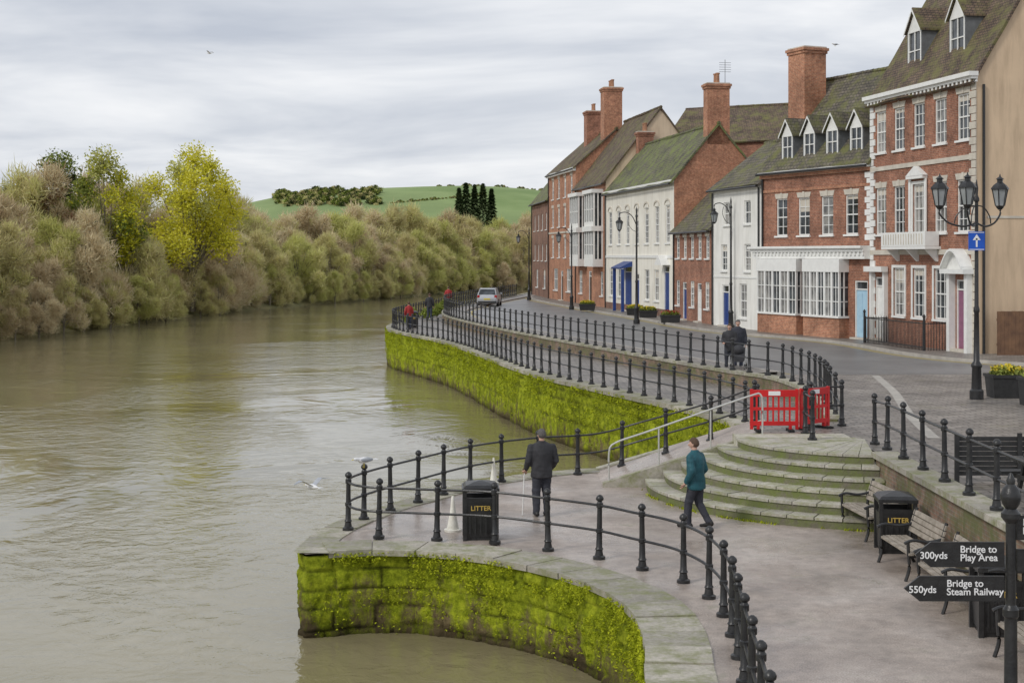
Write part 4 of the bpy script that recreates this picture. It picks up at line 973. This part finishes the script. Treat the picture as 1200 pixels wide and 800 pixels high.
human('man_in_black_jacket',(.61,29.8,.0),math.radians(14),dict(elL=(-.285,-.02,1.13),wrL=(-.29,.13,.95),elR=(.29,-.03,1.13),wrR=(.25,.15,.96),kneL=(-.11,.02,.49),ankL=(-.11,-.01,.1),ankR=(.11,-.01,.1)),'jacket_black','trousers_dark','hair_grey',1.78,.014,extra=stick,headturn=.25,bulk=1.17,hem=.78)
human('man_in_teal_jacket',(3.62,28.5,.0),math.radians(55),dict(hipL=(-.09,.0,.9),kneL=(-.1,.12,.50),ankL=(-.1,.13,.1),toeL=(-.12,.32,.045),kneR=(.1,.0,.49),ankR=(.1,-.22,.14),toeR=(.11,-.05,.045),elL=(-.275,-.06,1.14),wrL=(-.27,.08,.93),elR=(.285,-.04,1.13),wrR=(.27,.10,.93)),'jacket_teal','trousers_dark','hair_brown',1.76,.014,lean=(0,.03),headturn=.15,bulk=1.13,hem=.76)
human('woman_in_dark_coat',(7.95,53.0,UP),math.radians(160),dict(elL=(-.26,.02,1.15),wrL=(-.18,.25,1.08),wrR=(.2,.22,1.05),kneR=(.1,.1,.5),ankR=(.1,.12,.1)),'jacket_black','trousers_dark','hair_brown',1.66,.025,hem=.7,bulk=1.05)
human('man_in_dark_coat',(8.35,53.6,UP),math.radians(175),dict(kneL=(-.1,.12,.5),ankL=(-.1,.16,.1)),'trousers_dark','jeans','hair_grey',1.78,.025,bulk=1.1)
human('pedestrian',(-5.4,95,UP),math.radians(0),dict(),'jacket_black','jeans','hair_brown',1.7,.03)
human('pedestrian',(-6.4,90,TER),math.radians(30),dict(),'flower_red','jeans','hair_brown',1.7,.03)
human('pedestrian',(-5.0,114,UP),math.radians(10),dict(),'flower_red','jeans','hair_brown',1.75,.03)
e=empty('pushchair',(8.15,52.2,UP),math.radians(-15)); mb=MB()
for x in (-.25,.25):
    for y in (-.3,.3):
        vs=[(x,y+.13*math.cos(t*math.pi/8),.14+.13*math.sin(t*math.pi/8)) for t in range(17)]; mb.tube(vs,.02,6,'tyre'); mb.cyl((x-.02,y,.14),(x+.02,y,.14),.03,.03,8,'steel_rail')
    mb.cyl((x,-.3,.14),(x,.35,.95),.014,.014,6,'steel_rail'); mb.cyl((x,.3,.14),(x,-.1,.6),.014,.014,6,'steel_rail')
mb.cyl((-.25,.35,.95),(.25,.35,.95),.016,.016,8,'tyre')
mb.hexa([(-.2,-.28,.35),(.2,-.28,.35),(.2,.15,.4),(-.2,.15,.4),(-.22,-.25,.5),(.22,-.25,.5),(.22,.25,.85),(-.22,.25,.85)],'jacket_black')
mb.ball((0,.08,.75),.25,'jacket_black',.9,1,.8); mb.obj('frame_and_seat',e,smooth=True,angle=40)

# ------------------------------------------------------------------ gulls
def gull(name,loc,rz,fly=True,s=1):
    e=empty(name,loc,rz); e.scale=(s,s,s); mb=MB()
    prof=[(-.2,.01),(-.12,.045),(0,.07),(.1,.06),(.15,.035),(.19,.04),(.23,.03),(.25,.012)]
    n=10; vs=[(r*math.cos(2*math.pi*k/n),y,r*math.sin(2*math.pi*k/n)+(.03 if y>.14 else 0)) for y,r in prof for k in range(n)]
    mb.add(vs,[(i*n+k,i*n+(k+1)%n,(i+1)*n+(k+1)%n,(i+1)*n+k) for i in range(len(prof)-1) for k in range(n)],'gull_white')
    mb.cyl((0,.24,.03),(0,.30,.015),.012,.003,6,'flower_yellow'); mb.hexa([(-.03,-.18,0),(.03,-.18,0),(.07,-.32,0),(-.07,-.32,0),(-.03,-.18,.01),(.03,-.18,.01),(.07,-.32,.01),(-.07,-.32,.01)],'gull_white')
    if fly:
        for s_ in (-1,1):
            q=[(.03,.08,.03),(.3,.14,.18),(.62,-.02,.12),(.3,.0,.17),(.03,-.08,.03)]
            P=[Vector((s_*a,b_,c)) for a,b_,c in q]
            for f in ((0,1,3,4),(1,2,3)):
                mb.face([P[k] for k in f],'gull_grey'); mb.face([P[k]-Vector((0,0,.008)) for k in f],'gull_white')
    else:
        for s_ in (-1,1): mb.ball((s_*.055,-.05,.01),.16,'gull_grey',.18,.95,.3); mb.cyl((s_*.03,0,-.06),(s_*.03,.01,-.17),.005,.005,5,'flower_yellow')
    mb.obj('gull_body',e,smooth=True)
gull('flying_gull',(-3.55,25.8,1.24),math.radians(50),True,.75); gull('perched_gull',(-2.95,28.9,1.28),math.radians(120),False,.9)
gull('perched_gull',(17.6,79,16.85),2,False,.8); gull('flying_gull',(-25,120,22.1),1.2)

# ------------------------------------------------------------------ trees
def twigtree(name,h,r,n,seed,mats,tw=(.5,1.1),wd=.09,low=.02,leaf=False,trunk=True,lob=12,lr=(.30,.5)):
    rr=random.Random(seed); mb=MB(); lobes=[]
    for k in range(lob):
        a=rr.uniform(0,6.28); q=r*math.sqrt(rr.uniform(.05,.75)); t=(k+rr.random())/lob
        zc_=h*(low+.10+(.84-low-.10)*t); q*= (1-.55*max(0,(t-.5)/.5)**1.5)
        rad=r*rr.uniform(*lr)*(1-.3*t)
        lobes.append((Vector((q*math.cos(a),q*math.sin(a),zc_)),rad))
    lobes.append((Vector((rr.uniform(-.15,.15)*r,rr.uniform(-.1,.1)*r,h*.86)),h*.12))
    if trunk:
        mb.cyl((0,0,-1),(rr.uniform(-.2,.2),0,h*.35),.28*h/12,.17*h/12,8,'bark')
        for c,rad in lobes:
            st=Vector((0,0,h*rr.uniform(.02,.32))); mid=st.lerp(c,.5)+Vector((rr.uniform(-.3,.3),rr.uniform(-.3,.3),.3))
            mb.cyl(st,mid,.08*h/12,.055*h/12,6,'bark',False); mb.cyl(mid,c+Vector((0,0,rad*.4)),.055*h/12,.02,5,'bark',False)
            for _ in range(8):
                d=Vector((rr.gauss(0,1),rr.gauss(0,1),rr.gauss(.8,.8))).normalized(); mb.cyl(c-d*rad*.2,c+d*rad*1.25,.03,.01,4,'bark',False)
    cw=list(accumulate(l[1]**2 for l in lobes)); idx=range(len(lobes))
    lt=[rr.choice(mats) for _ in lobes]
    for _ in range(n):
        ii=rr.choices(idx,cum_weights=cw)[0]; c,rad=lobes[ii]; d=Vector((rr.gauss(0,1),rr.gauss(0,1),rr.gauss(.25,1))).normalized()
        p=c+d*rad*(rr.random()**.5)*rr.uniform(.75,1.3); p.z=max(p.z,.1)
        mt=lt[ii] if rr.random()<.75 else rr.choice(mats)
        if leaf:
            s=rr.uniform(*tw); a=Vector((rr.gauss(0,1),rr.gauss(0,1),rr.gauss(0,.7))).normalized()*s; b_=a.cross(Vector((rr.gauss(0,1),rr.gauss(0,1),rr.gauss(0,1)))).normalized()*s*.55
            mb.face([p-a*.5,p+b_*.5,p+a*.5,p-b_*.5],mt)
        else:
            g=(d*.45+Vector((0,0,.55))+Vector((rr.gauss(0,.5),rr.gauss(0,.5),rr.gauss(0,.5)))).normalized()*rr.uniform(*tw)*(1.6 if rr.random()<.08 else 1)
            s=g.cross(Vector((rr.gauss(0,1),rr.gauss(0,1),rr.gauss(0,1)))).normalized()*wd*rr.uniform(.6,1.3)
            mb.face([p-s*.5,p+s*.5,p+g],mt)
    return mb.obj(name,recalc=False)
col=empty('riverside_tree_row')
variants=[]
for k in range(7):
    mats=[['willow_twigs','willow_twigs_tan'],['willow_twigs'],['willow_twigs_tan'],['willow_twigs','willow_twigs_green'],['willow_twigs','willow_twigs_green'],['willow_twigs','willow_twigs_tan'],['willow_twigs']][k]
    o=twigtree('willow_crown',11.5,4.9,16000,100+k,mats,(.4,.95),.085,lob=24,lr=(.20,.38)); o.parent=col; variants.append(o)
sp=resample([Vector((*q,0)) for q in catmull(P3(shore,0),2)],4.6); spt=[(q.x,q.y) for q in sp]
used=set()
def place(x,y,s,zs=1,k=None,z=-1.0):
    k=R.randrange(7) if k is None else k; o=variants[k]
    if k in used: o=bpy.data.objects.new('willow_crown',variants[k].data); sc.collection.objects.link(o); o.parent=col
    used.add(k); o.location=(x,y,z); o.rotation_euler=(0,0,R.uniform(0,6.28)); o.scale=(s,s,s*zs); return o
for row,(off,hs,z) in enumerate(((.4,.42,-1.5),(3.2,.84,-1.1),(10,1.03,-.5),(18,1.12,0))):
    q=offset(spt,-off)
    for i,p in enumerate(q):
        if p[1]<95 or p[1]>345 or p[0]>22: continue
        if row==3 and i%2: continue
        d=p[1]; sh_=1+.10*max(0,min(1,(d-110)/60))+.05*max(0,min(1,(d-200)/80))
        place(p[0]+R.uniform(-1.5,1.5),p[1]+R.uniform(-1.5,1.5),hs*sh_*R.uniform(.70,1.12),R.uniform(.88,1.14),z=z)
t=twigtree('yellow_green_tree',18.6,6.4,26000,5,['leaf_yellowgreen','leaf_yellowgreen','willow_twigs_green'],(.22,.44),leaf=True,low=.2,lob=26,lr=(.26,.42)); t.location=(-36.6,166,0)
t=twigtree('green_tree',17,4.2,12000,8,['willow_twigs_green','leaf_yellowgreen','leaf_green'],(.22,.44),leaf=True,low=.15,lob=18); t.location=(-41.5,148,-.3)
t=twigtree('dark_ivy_tree',16.6,3.0,9000,9,['leaf_dark','leaf_green'],(.2,.42),leaf=True,low=.25); t.location=(-47.2,152,0)
t=twigtree('russet_tree',14.6,2.8,6000,10,['leaf_russet','willow_twigs_tan'],(.5,1.0),low=.2); t.location=(-46.0,144,0)
t=twigtree('dark_ivy_tree',14.0,3.0,6000,12,['leaf_dark','leaf_russet'],(.2,.42),leaf=True,low=.25); t.location=(-52.5,150,-1)
def conifer(name,x,y,h,r,seed):
    rr=random.Random(seed); mb=MB(); mb.cyl((0,0,-1),(0,0,h*.9),.3,.05,6,'bark')
    for _ in range(3200):
        t=rr.random()**.8; z=h*(.04+.96*t); q=r*(1-t)**.7*rr.random()**.35*(1+.25*math.sin(z*3+rr.random())); a=rr.uniform(0,6.28); p=Vector((q*math.cos(a),q*math.sin(a),z)); s=rr.uniform(.8,1.7)
        d=Vector((math.cos(a),math.sin(a),-.25))*s; w=Vector((-math.sin(a),math.cos(a),rr.uniform(-.4,.4)))*s*.45
        mb.face([p-w,p+w,p+d],'leaf_dark')
    o=mb.obj(name,recalc=False); o.location=(x,y,hz(x,y)-.5)
for i,(px,top) in enumerate(((538,220),(546,214),(556,216),(566,215),(576,221))):
    y=900+i*6; x=(px-600)/1700*y; zt=ZC+(300-top)/1700*y; conifer('conifer_tree',x,y,max(10,zt-hz(x,y)+.5),4.4+i%2,i)
base=twigtree('woodland_crown',9,6,1600,77,['leaf_dark','leaf_green','willow_twigs'],(.9,1.8),leaf=True,trunk=False)
wood=empty('hill_woodland'); base.parent=wood; first=True
for i in range(150):
    if i<80: y=R.uniform(1100,1200); px=R.uniform(325,440)
    elif i<105: y=1290+R.uniform(-6,6); px=R.uniform(500,640)
    elif i<130: y=1120+(i-105)*2; px=460+(i-105)*4.5
    else: y=940+R.uniform(-6,6); px=R.uniform(470,640)
    x=(px-600)/1700*y
    o=base if first else bpy.data.objects.new('woodland_crown',base.data)
    if not first: sc.collection.objects.link(o); o.parent=wood
    first=False; s=R.uniform(.6,1.1)*(.45 if i>=80 else 1); o.location=(x,y,hz(x,y)-1.5); o.scale=(s,s,s*.85); o.rotation_euler=(0,0,R.uniform(0,6))
def shrub(x,y,z,r,h,mat='leaf_green'):
    mb=MB()
    for _ in range(9):
        a=R.uniform(0,6.28); mb.cyl((0,0,0),(r*.6*math.cos(a),r*.6*math.sin(a),h*R.uniform(.5,.9)),.02,.008,4,'bark',False)
    for _ in range(7): leafblob(mb,(R.uniform(-.5,.5)*r,R.uniform(-.5,.5)*r,h*R.uniform(.3,.8)),(r*.5,r*.5,h*.3),170,.14,mat)
    o=mb.obj('shrub',recalc=False); o.location=(x,y,z)
for (x,y) in ((-6.6,97),(-6.0,103),(-5.6,108),(-5.2,116)): shrub(x,y,TER,.8,1.1)

# ------------------------------------------------------------------ sky and light
w=bpy.data.worlds.new('World'); sc.world=w; w.use_nodes=True; nt=w.node_tree; bg=nt.nodes['Background']
sky=N(nt,'ShaderNodeTexSky'); sky.sky_type='NISHITA'; sky.sun_disc=False
sun_dir=Vector((-.62,-.48,.62)).normalized()
sky.sun_elevation=math.asin(sun_dir.z); sky.sun_rotation=math.atan2(sun_dir.x,sun_dir.y)
v=coord(nt,'Generated'); s=N(nt,'ShaderNodeSeparateXYZ'); L(nt,v,s.inputs[0])
a=N(nt,'ShaderNodeMath',operation='MAXIMUM'); L(nt,s.outputs[2],a.inputs[0]); a.inputs[1].default_value=0
a2=N(nt,'ShaderNodeMath',operation='ADD'); L(nt,a.outputs[0],a2.inputs[0]); a2.inputs[1].default_value=.14
cb=N(nt,'ShaderNodeCombineXYZ')
for i in (0,1):
    d=N(nt,'ShaderNodeMath',operation='DIVIDE'); L(nt,s.outputs[i],d.inputs[0]); L(nt,a2.outputs[0],d.inputs[1]); L(nt,d.outputs[0],cb.inputs[i])
mp=N(nt,'ShaderNodeMapping'); mp.inputs['Scale'].default_value=(.85,1.05,1); mp.inputs['Rotation'].default_value=(0,0,.18); mp.inputs['Location'].default_value=(4.3,2.2,0); L(nt,cb.outputs[0],mp.inputs[0])
f=nz(nt,mp.outputs[0],1.0,5,.55,.4)
cl=ramp(nt,f,[(.34,(5.5,5.9,6.7)),(.46,(6.9,7.2,7.8)),(.57,(8.3,8.5,8.9)),(.72,(10.2,10.2,10.3))])
mx=mixc(nt,.94,sky.outputs[0],cl); L(nt,mx,bg.inputs['Color']); bg.inputs['Strength'].default_value=.1
sl=bpy.data.lights.new('sun','SUN'); sl.energy=1.45; sl.angle=math.radians(12); sl.color=(1,.96,.9)
so=bpy.data.objects.new('sun',sl); sc.collection.objects.link(so); so.rotation_euler=sun_dir.to_track_quat('Z','Y').to_euler()
cd=bpy.data.cameras.new('camera'); cd.sensor_width=36; cd.lens=51; cd.shift_y=-100/1200; cd.clip_end=8000; cd.clip_start=.1
co=bpy.data.objects.new('camera',cd); co.location=(0,0,ZC); co.rotation_euler=(math.pi/2,0,0); sc.collection.objects.link(co); sc.camera=co
sc.view_settings.view_transform='Standard'; sc.view_settings.look='None'; sc.view_settings.exposure=0
